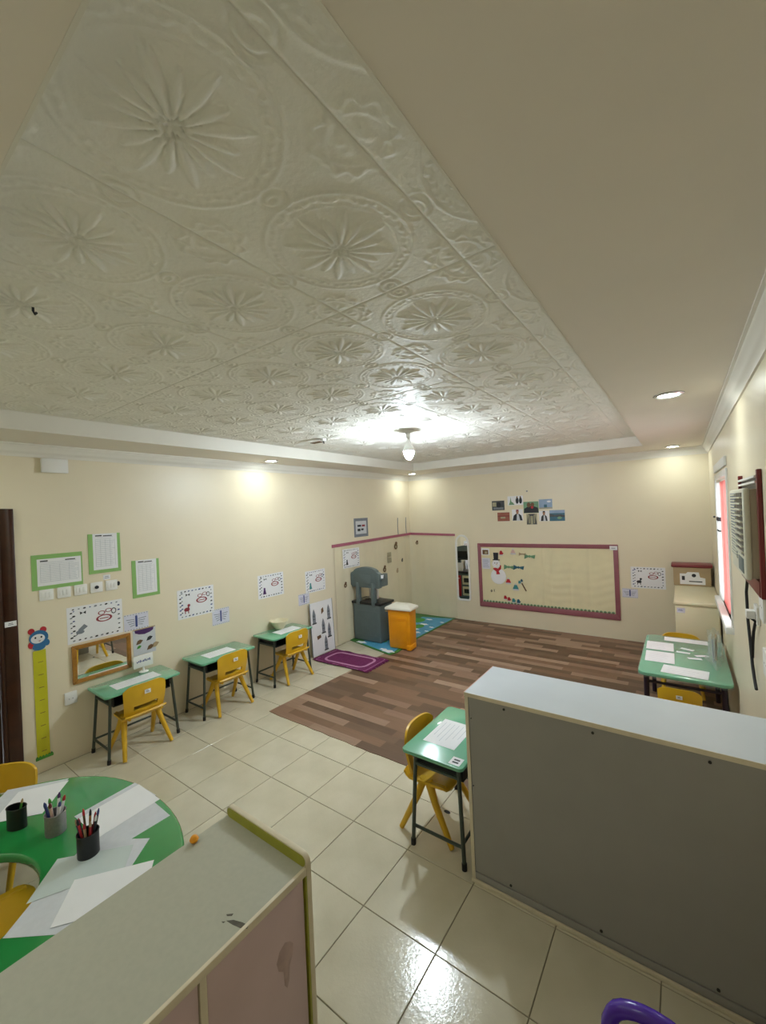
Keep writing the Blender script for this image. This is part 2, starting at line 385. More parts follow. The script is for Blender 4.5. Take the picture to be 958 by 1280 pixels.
# window in the right wall: white frame, glass, red curtain
wy, wz = (WY0+WY1)/2, WZ0
wn_ = thing('window_1', 'white framed window behind a red curtain', 'window', (XR, wy, wz), -PI/2); wn_['kind'] = 'structure'; del wn_['category']
hw, hz = (WY1-WY0)/2, WZ1-WZ0
f_ = MB(); f_.box(-hw, -hw+.05, .03, .09, 0, hz); f_.box(hw-.05, hw, .03, .09, 0, hz); f_.box(-hw, hw, .03, .09, 0, .05); f_.box(-hw, hw, .03, .09, hz-.05, hz); f_.box(-.025, .025, .03, .09, 0, hz)
f_.box(-hw-.05, -hw, -.012, 0, -.05, hz+.05); f_.box(hw, hw+.05, -.012, 0, -.05, hz+.05); f_.box(-hw, hw, -.012, 0, hz, hz+.05)
f_.build('window_frame', 'white', wn_, bevel=0.003)
for s in (-1, 1):
    a, b_ = sorted((s*.025, s*(hw-.05))); MB().box(a, b_, .058, .062, .05, hz-.05).build('window_pane', 'window_glass', wn_)
MB().box(-hw-.06, hw+.06, -.05, .03, -.05, 0).build('window_sill', 'white', wn_, bevel=0.004)

# ================================================================== SHAPED SHELLS
def shell(P, th, mask=None):
    """solid sheet from a grid of points, with holes where mask is False"""
    P = np.asarray(P, float); nu, nv = P.shape[:2]
    du = np.gradient(P, axis=0); dv = np.gradient(P, axis=1); n = np.cross(du, dv); n /= np.linalg.norm(n, axis=-1, keepdims=True)+1e-12
    V = np.concatenate([P.reshape(-1, 3), (P-th*n).reshape(-1, 3)]); K = nu*nv; F = []; cnt = {}
    for i in range(nu-1):
        for j in range(nv-1):
            if mask is not None and not mask[i, j]: continue
            q = (i*nv+j, (i+1)*nv+j, (i+1)*nv+j+1, i*nv+j+1); F.append(q); F.append(tuple(k+K for k in reversed(q)))
            for a, b_ in zip(q, q[1:]+q[:1]):
                if (b_, a) in cnt: del cnt[(b_, a)]
                else: cnt[(a, b_)] = 1
    F += [(b_, a, a+K, b_+K) for a, b_ in cnt]
    used = sorted({i for f in F for i in f}); mp = {k: i for i, k in enumerate(used)}
    return MB().add([tuple(V[k]) for k in used], [tuple(mp[i] for i in f) for f in F])
def ring(mb, out, inn, y0, y1):
    n = len(out); vs = [(x, y0, z) for x, z in out]+[(x, y0, z) for x, z in inn]+[(x, y1, z) for x, z in out]+[(x, y1, z) for x, z in inn]
    fs = []
    for i in range(n):
        j = (i+1) % n; fs += [(i, j, n+j, n+i), (2*n+i, 3*n+i, 3*n+j, 2*n+j), (i, 2*n+i, 2*n+j, j), (n+i, n+j, 3*n+j, 3*n+i)]
    return mb.add(vs, fs)
def scaled(pts, s):
    cx = sum(p[0] for p in pts)/len(pts); cz = sum(p[1] for p in pts)/len(pts); return [(cx+(x-cx)*s, cz+(z-cz)*s) for x, z in pts]

# ================================================================== CHAIRS AND DESKS
def make_chair(name='school_chair', mat='yellow', sticker=True):
    t = thing(name, 'chair', 'chair')
    U, Vv = np.meshgrid(np.linspace(-1, 1, 15), np.linspace(-1, 1, 13), indexing='ij')
    x = .165*U*(1-.06*Vv); y = .15*Vv - .005; rr = np.maximum(np.abs(U), np.abs(Vv))
    z = .322 - .016*(1-U**2)*(1-Vv**2)**.5 - .03*np.clip(Vv-.75, 0, 1)**1.2*3 + .035*np.clip(-Vv-.7, 0, 1)*2.5
    cn = np.clip(np.abs(U)+np.abs(Vv)-1.7, 0, 1); x = x*(1-.25*cn); y = y*(1-.25*cn)
    shell(np.stack([x, y, z], -1), .014).build('seat', mat, t, smooth=True, angle=60)
    U, Vv = np.meshgrid(np.linspace(-1, 1, 25), np.linspace(0, 1, 21), indexing='ij')
    wd = .158 + .012*np.sin(Vv*PI*.6)
    x = wd*U; zt = .25*Vv*(1-.16*np.abs(U)**5*Vv) ; z = .335 + zt
    y = -.140 - .028*Vv + .035*U**2 - .012*np.sin(Vv*PI)
    mask = np.ones((24, 20), bool)
    for i in range(24):
        for j in range(20):
            if abs((i+.5)/12-1) < .62 and 3 <= j <= 5: mask[i, j] = False
    shell(np.stack([x, y, z], -1), .014, mask).build('backrest', mat, t, smooth=True, angle=60)
    for s in (-1, 1):
        MB().tube([(s*.128, -.03, .318), (s*.150, -.075, .20), (s*.188, -.168, 0.007)], [.025, .021, .0155], 10).build('leg', mat, t, smooth=True, angle=60)
        MB().tube([(s*.128, .0, .315), (s*.145, .05, .20), (s*.175, .165, 0.007)], [.025, .021, .0155], 10).build('leg', mat, t, smooth=True, angle=60)
        MB().tube([(s*.128, -.14, .315), (s*.135, -.02, .305), (s*.128, .12, .31)], .012, 8).build('seat_rail', mat, t, smooth=True)
    if sticker:
        st_ = MB().box(-.024, .024, -.1855, -.1815, .50, .532).build('name_sticker', 'paper', t); st_['label'] = 'small white name sticker'
        pm = MB()
        for k in range(2): pm.box(-.013, .013-.006*k, -.1862, -.1855, .510+.011*k, .514+.011*k)
        pm.build('sticker_print', 'ink', st_)
    return t
chair0 = make_chair()
def place_chair(x, y, rz, label, group=None, scale=1.0, z=0.0, first=[True]):
    c = chair0 if first[0] else copy_tree(chair0); first[0] = False
    c.location = (x, y, z); c.rotation_euler = (0, 0, rz); c.scale = (scale,)*3; c['label'] = label
    if group: c['group'] = group
    return c
CG = 'yellow plastic school chairs'
place_chair(.290, 1.59, PI/2, 'yellow plastic chair at the desk under the gold framed mirror', CG)
place_chair(.292, 2.43, PI/2, 'yellow plastic chair at the middle of the three wall desks', CG)
place_chair(.300, 3.285, PI/2, 'yellow plastic chair at the desk holding the cream bowl', CG)
place_chair(2.865, 2.235, -PI/2, 'yellow plastic chair tucked under the desk beside the grey bookcase', CG)
place_chair(.985, .53, math.atan2(-.72, -.69), 'yellow plastic chair at the green horseshoe table, facing the pen holders', CG, .92)
place_chair(1.80, .40, 0, 'yellow plastic chair inside the opening of the green horseshoe table', CG, .95)
place_chair(4.08, 3.94, 0, 'yellow plastic chair tucked under the wrapped table, its back to the bookcase', CG, .82, .0055)
place_chair(4.09, 5.04, PI, 'yellow plastic chair between the wrapped table and the cream cabinet', CG, .93, .0055)

def make_desk():
    t = thing('school_desk', 'desk', 'desk')
    MB().slab(rrect(-.305, .305, -.195, .19, .028), .532, .552).build('desk_top', 'desk_green', t, bevel=.005, smooth=True)
    tr_ = MB(); tr_.box(-.23, .23, -.14, .16, .435, .441); tr_.box(-.23, -.224, -.14, .16, .441, .531); tr_.box(.224, .23, -.14, .16, .441, .531); tr_.box(-.224, .224, .154, .16, .441, .531)
    tr_.build('book_tray', 'dark_tray', t)
    for s in (-1, 1):
        for yt, yb in ((-.13, -.15), (.14, .17)):
            lg = MB().tube([(s*.245, yt, .53), (s*.280, yb, .012)], .0115, 10).build('leg', 'steel_green', t, smooth=True)
            MB().tube([(s*.2785, yb*.995, .035), (s*.2808, yb, .0)], .0145, 10).build('rubber_foot', 'rubber', lg, smooth=True)
        MB().tube([(s*.273, -.146, .11), (s*.273, .164, .11)], .009, 8).build('side_bar', 'steel_green', t, smooth=True)
        MB().tube([(s*.250, -.133, .46), (s*.250, .144, .46)], .009, 8).build('top_bar', 'steel_green', t, smooth=True)
    MB().tube([(-.274, .155, .115), (.274, .155, .115)], .009, 8).build('cross_bar', 'steel_green', t, smooth=True)
    return t
desk0 = make_desk(); DG = 'small green school desks'
def place_desk(x, y, rz, label, first=[True]):
    d = desk0 if first[0] else copy_tree(desk0); first[0] = False
    d.location = (x, y, 0); d.rotation_euler = (0, 0, rz); d['label'] = label; d['group'] = DG; return d
place_desk(.215, 1.603, PI/2, 'small green desk against the wall under the gold framed mirror')
place_desk(.215, 2.416, PI/2, 'small green desk against the wall, middle one of three')
place_desk(.215, 3.262, PI/2, 'small green desk against the wall with a cream bowl on top')
d4 = place_desk(2.972, 2.262, -PI/2, 'small green desk at the end of the grey bookcase')
s4 = MB().box(.215, .285, .100, .165, .5522, .5526).build('corner_label', 'paper', d4); s4['label'] = 'white label taped to the desk corner'
pm = MB(); pm.box(.232, .245, .115, .150, .5526, .5529); pm.box(.255, .268, .115, .150, .5526, .5529); pm.build('label_print', 'ink', s4)
def worksheet(loc, rz, w_, h_, label, mat='paper', lines=5, group=None, name='paper_sheet', ink='ink_pale'):
    t = thing(name, label, 'paper', loc, rz, group)
    MB().box(-w_/2, w_/2, -h_/2, h_/2, 0, .0006).build('sheet', mat, t)
    if lines:
        p_ = MB()
        for k in range(lines):
            y_ = h_*.36-k*h_*.72/max(1, lines-1); p_.box(-w_*.38, w_*(.1+.28*random.random()), y_-.0012, y_+.0012, .0006, .0009)
        p_.build('print', ink, t)
    return t
ZD = .5524
worksheet((.235, 1.60, ZD), PI/2, .36, .16, 'white sheet under film on the desk below the mirror', lines=4)
worksheet((.225, 2.40, ZD), PI/2, .30, .17, 'white sheet on the middle wall desk', lines=5)
worksheet((.235, 3.30, ZD), PI/2, .32, .17, 'white sheet beside the cream bowl', lines=5)
worksheet((2.945, 2.245, ZD), -PI/2, .29, .205, 'white worksheet on the desk beside the grey bookcase', lines=6)
# bowl on the third desk
bw = thing('bowl', 'round cream plastic bowl with scalloped rim on the wall desk', 'bowl', (.10, 3.30, ZD+.0006))
MB().lathe([(.045,0),(.05,.004),(.085,.05),(.105,.092),(.112,.098),(.107,.101),(.098,.093),(.078,.05),(.045,.01),(0,.008)], 32).build('basin', 'cream_plastic', bw, smooth=True)
for k in range(18):
    a = 2*PI*k/18; MB().lathe([(0,-.006),(.009,0),(0,.008)], 8, (.109*math.cos(a), .109*math.sin(a), .100)).build('rim_bead', 'cream_plastic', bw, smooth=True)
# sign holder on the first desk
sg = thing('sign_holder', 'small white tabletop sign with blue lettering on the desk', 'sign', (.075, 1.735, ZD), PI/2)
MB().lathe([(.04,0),(.04,.004),(.012,.010),(.007,.03),(.007,.045)], 20).build('foot', 'white', sg, smooth=True)
pl = MB().box(-.085, .085, -.004, .004, .045, .155).build('plate', 'white', sg, bevel=.003)
pm = MB()
for k in range(9): pm.box(-.058+.0135*k, -.058+.0135*k+.009, -.0048, -.004, .092+.004*(k % 2), .104+.005*((k*7) % 3))
pm.build('lettering', 'ink_blue', pl)

# ---------------------------------------------------------------- wrapped table by the right wall
rt_ = thing('activity_table', 'green rounded table wrapped in clear film beside the air conditioner wall', 'table', (4.11, 4.42, .0055))
MB().slab(rrect(-.30, .30, -.565, .565, .06), .525, .552).build('table_top', 'desk_green', rt_, bevel=.006, smooth=True)
MB().slab(rrect(-.303, .303, -.568, .568, .062), .515, .5545).build('clear_film', 'film', rt_)
for sx in (-1, 1):
    for sy in (-1, 1):
        lg = MB().cyl((sx*.245, sy*.49, .525), (sx*.25, sy*.50, .0), .02, .019, 12).build('leg', 'purple_leg', rt_, smooth=True)
    MB().tube([(sx*.247, -.49, .46), (sx*.247, .49, .46)], .011).build('side_rail', 'purple_leg', rt_)
for sy in (-1, 1): MB().tube([(-.247, sy*.49, .46), (.247, sy*.49, .46)], .011).build('end_rail', 'purple_leg', rt_)
ZR = .5605
worksheet((4.13, 4.88, ZR), .0, .34, .13, 'white strip of paper along the far end of the wrapped table, by the cabinet', lines=2)
worksheet((3.935, 4.61, ZR), .02, .21, .25, 'white sheet at the open side of the wrapped table, nearer the cabinet', lines=6)
worksheet((3.945, 4.29, ZR), .02, .21, .29, 'white sheet at the open side of the wrapped table, nearer the bookcase', lines=7)
worksheet((4.12, 4.00, ZR), -.08, .30, .19, 'white sheet lying across the end of the wrapped table by the bookcase', lines=4)
for k, (dx, dy) in enumerate(((0,.16),(-.03,.05),(.05,-.08),(.10,.02))): 
    worksheet((4.14+dx, 4.45+dy, ZR), .3*k-.4, .10, .045, ['narrow white paper strip at the middle of the wrapped table', 'short white paper strip beside the narrow one', 'slanting white paper strip on the wrapped table', 'small white paper square near the clear bag'][k], lines=1, name='paper_strip')
# clear bag with brushes
bag = thing('plastic_bag', 'crumpled clear plastic bag standing on the wrapped table', 'bag', (4.325, 4.36, ZR))
A, Hh = np.meshgrid(np.linspace(0, 2*PI, 29), np.linspace(0, 1, 12), indexing='ij')
rad = (.055+.02*np.sin(3*A+4*Hh)+.01*np.sin(7*A))*(1-.35*Hh)+.012
P = np.stack([rad*np.cos(A)*.8, rad*np.sin(A)*2.4, .002+.24*Hh+.015*np.sin(5*A)*Hh], -1); P[-1] = P[0]
bo = shell(P, .0006).build('film', 'clear_bag', bag, smooth=True)
for k, (dx, dy, c, nm) in enumerate(((0,.0,'ink_brown','brown'),(.012,.05,'tan','tan'),(-.012,-.05,'ink_soft','grey'),(.0,.09,'paper','white'))):
    br = thing('paint_brush', '%s handled paint brush inside the clear plastic bag' % nm, 'brush', (4.325+dx, 4.36+dy*.7, ZR+.004), 0, 'brushes in the clear bag')
    e2 = (.01-.006*k, .02*(-1)**k, .19); MB().tube([(0,0,0), tuple(v*.5 for v in e2), e2], [.004,.006,.005], 8).build('handle', c, br)
    MB().tube([e2, (e2[0], e2[1], .225)], [.007,.003], 8).build('bristles', 'tan', br)

# ---------------------------------------------------------------- grey bookcase with its back to the room
bk = thing('bookcase', 'low grey bookcase standing with its back panel to the tiled floor', 'bookcase', (3.805, 1.952, 0))
W2, Dp, Hb = .605, .405, .975
MB().box(-W2+.02, W2-.02, .002, .010, .055, Hb-.022).build('back_panel', 'board_grey', bk)
for s in (-1, 1):
    a, b_ = sorted((s*W2, s*(W2-.018))); sd = MB().box(a, b_, 0.001, Dp, 0, Hb-.02).build('side_panel', 'board_grey', bk)
    MB().box(a, b_, -.001, .001, 0, Hb-.02).build('edge_band', 'cream_edge', sd)
tp = MB().box(-W2, W2, 0.001, Dp, Hb-.02, Hb).build('top_panel', 'board_top', bk)
eb = MB(); eb.box(-W2-.003, W2, -.002, .001, Hb-.02, Hb); eb.build('edge_band', 'cream_edge', tp)
eb = MB(); eb.box(-W2-.004, -W2, .001, Dp, Hb-.02, Hb+.001); eb.build('end_band', 'pink_edge', tp)
MB().box(-W2+.018, W2-.018, .0, .012, .0, .05).build('plinth', 'board_grey', bk, bevel=.002)
MB().box(-W2, W2, -.012, -.001, .0, .018).build('floor_strip', 'cream_edge', bk, bevel=.002)
for z in (.06, .36, .66): MB().box(-W2+.018, W2-.018, .012, Dp-.01, z, z+.018).build('shelf', 'board_grey', bk)
for x_ in (-.2, .2): MB().box(x_-.009, x_+.009, .012, Dp-.01, .078, Hb-.02).build('divider', 'board_grey', bk)
for x_, z in ((3.407,.935),(3.80,.931),(4.199,.932),(3.404,.07),(3.80,.07),(4.195,.07)): MB().cyl((x_-3.805, -.0015, z), (x_-3.805, .004, z), .006, n=10).build('screw', 'screw', bk)
for x_, z in ((3.231,.846),(3.228,.498)): MB().cyl((x_-3.805, -.0015, z), (x_-3.805, .004, z), .003, n=8).build('nail', 'screw', bk)

# ---------------------------------------------------------------- low cabinet with pink doors
CX0, CX1, CY0, CY1, CZ = 2.68, 3.12, -.36, .925, .78
cb = thing('low_cabinet', 'low cabinet with a grey top, cream edging and pink doors', 'cabinet', ((CX0+CX1)/2, (CY0+CY1)/2, 0))
hx, hy = (CX1-CX0)/2, (CY1-CY0)/2
MB().box(-hx, hx-.012, -hy, hy-.02, CZ-.02, CZ).build('top_panel', 'cab_top', cb)
eb = MB().box(hx-.012, hx, -hy, hy-.02, CZ-.022, CZ+.002).build('front_edge', 'cream_edge', cb, bevel=.002)
# end panel that stands up above the top, with a rounded front corner
ep = MB(); pts = [(-hx, 0), (hx, 0)] + [(hx-.03+.03*math.cos(t), CZ+.008+.03*math.sin(t)) for t in [PI/2*i/6 for i in range(7)]] + [(-hx+.01, CZ+.038), (-hx, CZ+.03)]
n = len(pts); epo = MB().add([(x, hy-.02, z) for x, z in pts]+[(x, hy, z) for x, z in pts], [tuple(range(n)), tuple(range(2*n-1, n-1, -1))]+[(i, i+n, (i+1) % n+n, (i+1) % n) for i in range(n)]).build('end_panel', 'cream_edge', cb, bevel=.002)
MB().plate(rrect(-hx+.004, hx-.006, CZ, CZ+.034, .015), hy-.0225, hy-.02).build('inner_edge', 'olive_edge', epo)
MB().box(hx-.0235, hx-.0005, hy-.027, hy-.02, 0, CZ-.022).build('edge_strip', 'olive_edge', epo)
MB().box(-hx, hx-.02, -hy, -hy+.018, 0, CZ-.02).build('end_panel', 'cream_edge', cb)
MB().box(-hx, -hx+.008, -hy+.018, hy-.02, .0, CZ-.02).build('back_panel', 'board_grey', cb)
MB().box(-hx+.008, hx-.03, -hy+.018, hy-.02, .05, .068).build('bottom_panel', 'cream_edge', cb)
doors = [(-hy+.018, -.10), (-.08, .255), (.275, hy-.03)]
for y0, y1 in doors:
    d = MB().box(hx-.022, hx-.006, y0+.002, y1-.002, .05, CZ-.026).build('door', 'pink_door', cb, bevel=.002)
for y_ in (-.09, .265): MB().box(hx-.028, hx-.001, y_-.0095, y_+.0095, 0, CZ-.022).build('door_post', 'cream_edge', cb, bevel=.001)
# glue smear on the door and scuff on the top
sm = MB(); q_ = [(.545,.60),(.555,.585),(.552,.56),(.540,.535),(.537,.50),(.530,.485),(.522,.50),(.520,.54),(.505,.555),(.500,.58),(.510,.603),(.528,.612)]
sm.add([(hx-.0045, y, z) for y, z in q_]+[(hx-.0064, y+(y-.527)*.25, z+(z-.555)*.15) for y, z in q_], [tuple(range(12))]+[(i, (i+1) % 12, 12+(i+1) % 12, 12+i) for i in range(12)])
o = sm.build('door_smear', 'smear', cb, smooth=True); o['label'] = 'dried glue smear on the pink door'
sf = MB()
for poly in (((283,1151),(292,1150),(303,1153),(311,1157),(309,1161),(300,1160),(291,1156)),((277,1152),(282,1152),(279,1154)),((283,1143),(292,1142),(290,1145),(284,1145))):
    pp_ = [Fp(x, y, CZ) for x, y in poly]; sf.slab([(x-(CX0+CX1)/2, y-(CY0+CY1)/2) for x, y in pp_][::-1], CZ, CZ+.0005)
o = sf.build('scuff_mark', 'stain', cb); o['label'] = 'dark scuffed patch on the cabinet top'
tag(MB().lathe([(0,0),(.012,.004),(.016,.012),(.010,.022),(0,.026)], 12).build('toy_block', 'orange', None, (*Fp(243, 1053, CZ), CZ), smooth=True), 'tiny orange toy lying at the edge of the low cabinet top', 'toy')

# ---------------------------------------------------------------- green horseshoe table
ht = thing('horseshoe_table', 'bright green plastic horseshoe table covered with papers', 'table', (1.8, .33, 0))
out = []
for k in range(37):
    a = PI*k/36; c, s = math.cos(a), math.sin(a); out.append((.8*math.copysign(abs(c)**(2/2.3), c), .71*abs(s)**(2/2.3)))
out += [(-.80,-.25),(-.795,-.42),(-.76,-.49),(-.70,-.52),(-.40,-.52),(-.32,-.49),(-.285,-.42),(-.285,-.12)]
out += [(.02-.305*math.cos(PI*k/20), -.08+.27*math.sin(PI*k/20)) for k in range(21)] + [(.325,-.42),(.36,-.49),(.43,-.52),(.70,-.52),(.76,-.49),(.795,-.42),(.80,-.25)]
MB().slab(out, .415, .455).build('table_top', 'table_green', ht, bevel=.014, seg=4, smooth=True)
for x_, y_ in ((-.62,.1),(-.35,.48),(.35,.48),(.62,.1),(-.58,-.4),(.58,-.4)):
    MB().cyl((x_, y_, .42), (x_*1.02, y_*1.02, 0), .024, .02, 14).build('leg', 'table_green', ht, smooth=True)
def quad_sheet(pts, z, label, mat='paper', th=.0006):
    cx = sum(p[0] for p in pts)/4; cy = sum(p[1] for p in pts)/4
    t = thing('paper_sheet', label, 'paper', (cx, cy, z))
    MB().slab([(x-cx, y-cy) for x, y in pts], 0, th).build('sheet', mat, t); return t
def a4(c, d, long_=.297, short=.21):
    """rectangle from its near corner, along direction d (long side), turning left"""
    l = math.hypot(*d); ux, uy = d[0]/l, d[1]/l
    return [c, (c[0]+ux*long_, c[1]+uy*long_), (c[0]+ux*long_-uy*short, c[1]+uy*long_+ux*short), (c[0]-uy*short, c[1]+ux*short)]
Z0 = .4552
quad_sheet(a4((2.02,1.00), (-.02,-1), .297, -.21)[::-1], Z0, 'grey tinted sheet partly under white paper at the table\'s curved rim', 'paper_grey')
quad_sheet([(1.585,1.020),(1.80,1.035),(1.82,.74),(1.605,.725)][::-1], Z0+.0002, 'white sheet with only its edge showing beneath another sheet', 'paper_grey')
quad_sheet([(1.622,1.025),(1.852,1.030),(1.875,.735),(1.645,.728)][::-1], Z0+.0012, 'white blank sheet lying on top of a grey tinted sheet')
quad_sheet([(2.088,.872),(2.195,.74),(1.965,.56),(1.85,.70)][::-1], Z0+.0008, 'white sheet underneath a clear pale green folder', 'paper_grey')
quad_sheet([(2.064,.812),(2.17,.732),(2.020,.44),(1.86,.585)][::-1], Z0+.0018, 'pale green clear folder beside the crowded pencil cup', 'film_paper')
quad_sheet([(1.985,.505),(2.118,.352),(2.31,.50),(2.20,.665)][::-1], Z0+.0001, 'grey tinted sheet at the inner curve of the horseshoe table', 'paper_grey')
quad_sheet([(2.236,.823),(2.055,.588),(2.222,.462),(2.405,.697)][::-1], Z0+.0028, 'bright white blank sheet between the pencil cup and the cabinet')
quad_sheet([(1.201,.822),(1.40,.665),(1.215,.43),(1.02,.59)][::-1], Z0, 'grey tinted sheet under the pen holders', 'paper_grey')
quad_sheet([(1.225,.815),(1.435,.64),(1.30,.47),(1.10,.62)][::-1], Z0+.0012, 'white sheet between the yellow chair and the pen holders')
# pen holders
def cup(name, label, x, y, mat, rx, ry, h, rz=0):
    t = thing(name, label, 'pen holder', (x, y, Z0+.0008), rz); n = 28
    m_ = MB(); O = [(rx*math.cos(2*PI*k/n), ry*math.sin(2*PI*k/n)) for k in range(n)]; I = [(a*.93, b_*.93) for a, b_ in O]
    vs = [(a, b_, 0) for a, b_ in O]+[(a, b_, h) for a, b_ in O]+[(a, b_, h) for a, b_ in I]+[(a, b_, .004) for a, b_ in I]
    fs = [tuple(range(n-1, -1, -1)), tuple(range(3*n, 4*n))]
    for r in range(3): fs += [(r*n+i, r*n+(i+1) % n, (r+1)*n+(i+1) % n, (r+1)*n+i) for i in range(n)]
    m_.add(vs, fs).build('cup', mat, t, smooth=True); rim = MB().tube([(a, b_, h) for a, b_ in O+O[:1]], .0022, 6).build('rim', mat, t, smooth=True); return t
cup('pen_holder', 'black oval pen holder holding a single green pen', 1.445, .539, 'mesh_black', .045, .03, .10, .6)
cup('pen_holder', 'grey metal mesh cup full of felt pens', 1.652, .637, 'mesh_grey', .042, .042, .095)
cup('pen_holder', 'black mesh cup crowded with red and black pencils', 1.945, .675, 'mesh_black', .042, .042, .10)
def pen(x, y, lean, ang, L_, body, cap, label, kind='pencil', r=.0042):
    t = thing(kind, label, kind.replace('_', ' '), (x, y, Z0+.007), 0, 'pens and pencils in the pen holders')
    dx, dy = math.sin(lean)*math.cos(ang), math.sin(lean)*math.sin(ang); dz = math.cos(lean); q = lambda s: (dx*s*L_, dy*s*L_, dz*s*L_)
    MB().tube([q(0), q(.85)], r, 8).build('barrel', body, t, smooth=True); MB().tube([q(.85), q(.93), q(1)], [r*1.1, r*1.05, r*.35], 8).build('tip', cap, t, smooth=True)
pen(1.445, .539, .2, 1.0, .13, 'leaf_green', 'tan', 'green pen standing alone in the black oval holder', 'pen', .005)
for i, (a, b_, nm) in enumerate((('paper','ink_blue','white felt pen with a dark blue cap'),('paper','red','white felt pen with a red cap'),('paper','violet','white felt pen with a violet cap'),('paper','leaf_green','white felt pen with a green cap'),('ink_blue','ink_blue','all dark blue felt pen'),('pink_edge','maroon','pale pink felt pen with a maroon cap'))):
    an = i*2*PI/6+.3; pen(1.652+.008*math.cos(an), .637+.008*math.sin(an), .20, an, .150+.006*(i % 3), a, b_, nm+' in the grey mesh cup', 'felt_pen', .0062)
for i, (a, b_, nm) in enumerate((('red','tan','red pencil'),('ink','paper','black pencil with a white end'),('ink','ink_blue','black pencil with a blue end'),('maroon','red','maroon pencil'),('gold_wood','ink','yellow brown pencil'),('ink_brown','red','brown pencil with a red end'),('ink','ink_red','black pencil with a dark red end'),('violet','tan','violet pencil'),('red','ink','red pencil with a black end'),('tan','red','bare wooden pencil with a red end'))):
    an = i*2*PI/10; pen(1.945+.008*math.cos(an), .675+.008*math.sin(an), .20, an, .158+.012*(i % 3), a, b_, nm+' in the crowded black cup', 'pencil', .0048)

# ---------------------------------------------------------------- purple chair
pc = thing('purple_chair', 'purple plastic child chair with a looped backrest beside the bookcase', 'chair', (4.045, 1.115, 0), PI)
U, Vv = np.meshgrid(np.linspace(-1, 1, 13), np.linspace(-1, 1, 11), indexing='ij')
shell(np.stack([.15*U, .14*Vv, .30-.012*(1-U**2)*(1-Vv**2)], -1), .02).build('seat', 'purple', pc, smooth=True)
arch = [(-.115,-.13,.29),(-.118,-.14,.40),(-.112,-.150,.48)]+[(-.105*math.cos(PI*k/12), -.152, .49+.065*math.sin(PI*k/12)) for k in range(1, 12)]+[(.112,-.150,.48),(.118,-.14,.40),(.115,-.13,.29)]
MB().tube(arch, .020, 12).build('back_loop', 'purple', pc, smooth=True, angle=80)
U, Vv = np.meshgrid(np.linspace(-1, 1, 9), np.linspace(0, 1, 5), indexing='ij')
shell(np.stack([.105*U, -.148+0*U, .30+.12*Vv], -1), .014).build('back_panel', 'purple', pc, smooth=True)
for sx in (-1, 1):
    for sy in (-1, 1): MB().tube([(sx*.125, sy*.11, .295), (sx*.165, sy*.15, 0)], [.022, .016], 10).build('leg', 'purple', pc, smooth=True)

# ================================================================== FLOOR COVERINGS
ed = [(.765, 2.585)]; 
for k in range(1, 40):
    x_ = .765 + (XR-.008-.765)*k/40; ed.append((x_, 2.575-.02*k/40+random.uniform(-.006, .006)))
ed += [(XR-.005, 2.55), (XR-.005, YB-.005), (.845, YB-.005)]
vin = MB().slab(ed, .0004, .0040).build('vinyl_sheet', 'plank_print'); tag(vin, 'brown wood-look vinyl sheet with a ragged front edge covering the back of the floor', 'floor covering')
# prayer rug
rg = thing('prayer_rug', 'small purple prayer rug with a pale pink arch border and fringe', 'rug', (.56, 4.055, 0), .01)
Ux, Uy = np.meshgrid(np.linspace(-.44, .44, 40), np.linspace(-.235, .235, 18), indexing='ij')
zz = .0150+.003*np.sin(9*Ux+3*Uy)*np.cos(11*Uy)+.004*np.sin(23*Ux)*(np.abs(Uy) > .2)
shell(np.stack([Ux, Uy+.008*np.sin(8*Ux), zz], -1), .004).build('pile', 'rug', rg, smooth=True)
def loop(hx_, hy_, r_, w_):
    o_ = rrect(-hx_, hx_, -hy_, hy_, r_); i_ = rrect(-hx_+w_, hx_-w_, -hy_+w_, hy_-w_, max(.01, r_-w_)); return o_, i_
bd = MB()
for hx_, hy_, r_, w_ in ((.345, .175, .11, .034), (.418, .218, .02, .007)):
    o_, i_ = loop(hx_, hy_, r_, w_); n = len(o_)
    f = lambda x, y: .0155+.003*math.sin(9*x+3*y)*math.cos(11*y)
    bd.add([(x, y+.008*math.sin(8*x), f(x, y)+.0012) for x, y in o_]+[(x, y+.008*math.sin(8*x), f(x, y)+.0012) for x, y in i_], [(i, (i+1) % n, n+(i+1) % n, n+i) for i in range(n)])
bd.build('border_pattern', 'rug_pink', rg)
fr = MB()
for s in (-1, 1):
    for k in range(40): y_ = -.23+.46*k/39; fr.tube([(s*.438, y_, .013), (s*(.465+.01*random.random()), y_+random.uniform(-.008, .008), .0085)], .0028, 5)
o = fr.build('fringe', 'rug', rg); o['kind'] = 'stuff'
# play mat in the corner
mt = thing('play_mat', 'thin blue and green play mat with white cloud shapes in the corner', 'mat', (.45, 5.5, 0))
MB().slab([(-.44,-.80),(.46,-1.04),(.50,-.90),(.42,-.4),(.42,1.03),(-.43,1.03)], .0044, .0115).build('mat_base', 'mat_green', mt, bevel=.002)
wp = MB(); wp.slab([(-.20,-.83),(.42,-1.00),(.44,-.90),(.39,-.35),(.39,.98),(-.15,.85),(-.05,.2),(-.28,-.4)], .0115, .0123); wp.build('water_print', 'mat_blue', mt)
cp = MB(); random.seed(3)
for cx, cy, r_ in ((-.22,-.80,.07),(.36,-.93,.075),(.26,-.90,.05),(.14,.15,.05),(.24,.0,.06),(.32,.35,.035),(.12,.45,.06),(.30,-.25,.05),(.34,.68,.03),(.05,.75,.05),(.36,.12,.03)):
    cp = MB(); cp.slab([(cx+r_*(1.2+.25*math.cos(5*t))*math.cos(t), cy+r_*(.6+.12*math.cos(5*t))*math.sin(t)) for t in [2*PI*k/30 for k in range(30)]], .0123, .0130); cp.build('cloud_print', 'paper', mt)
gp = MB()
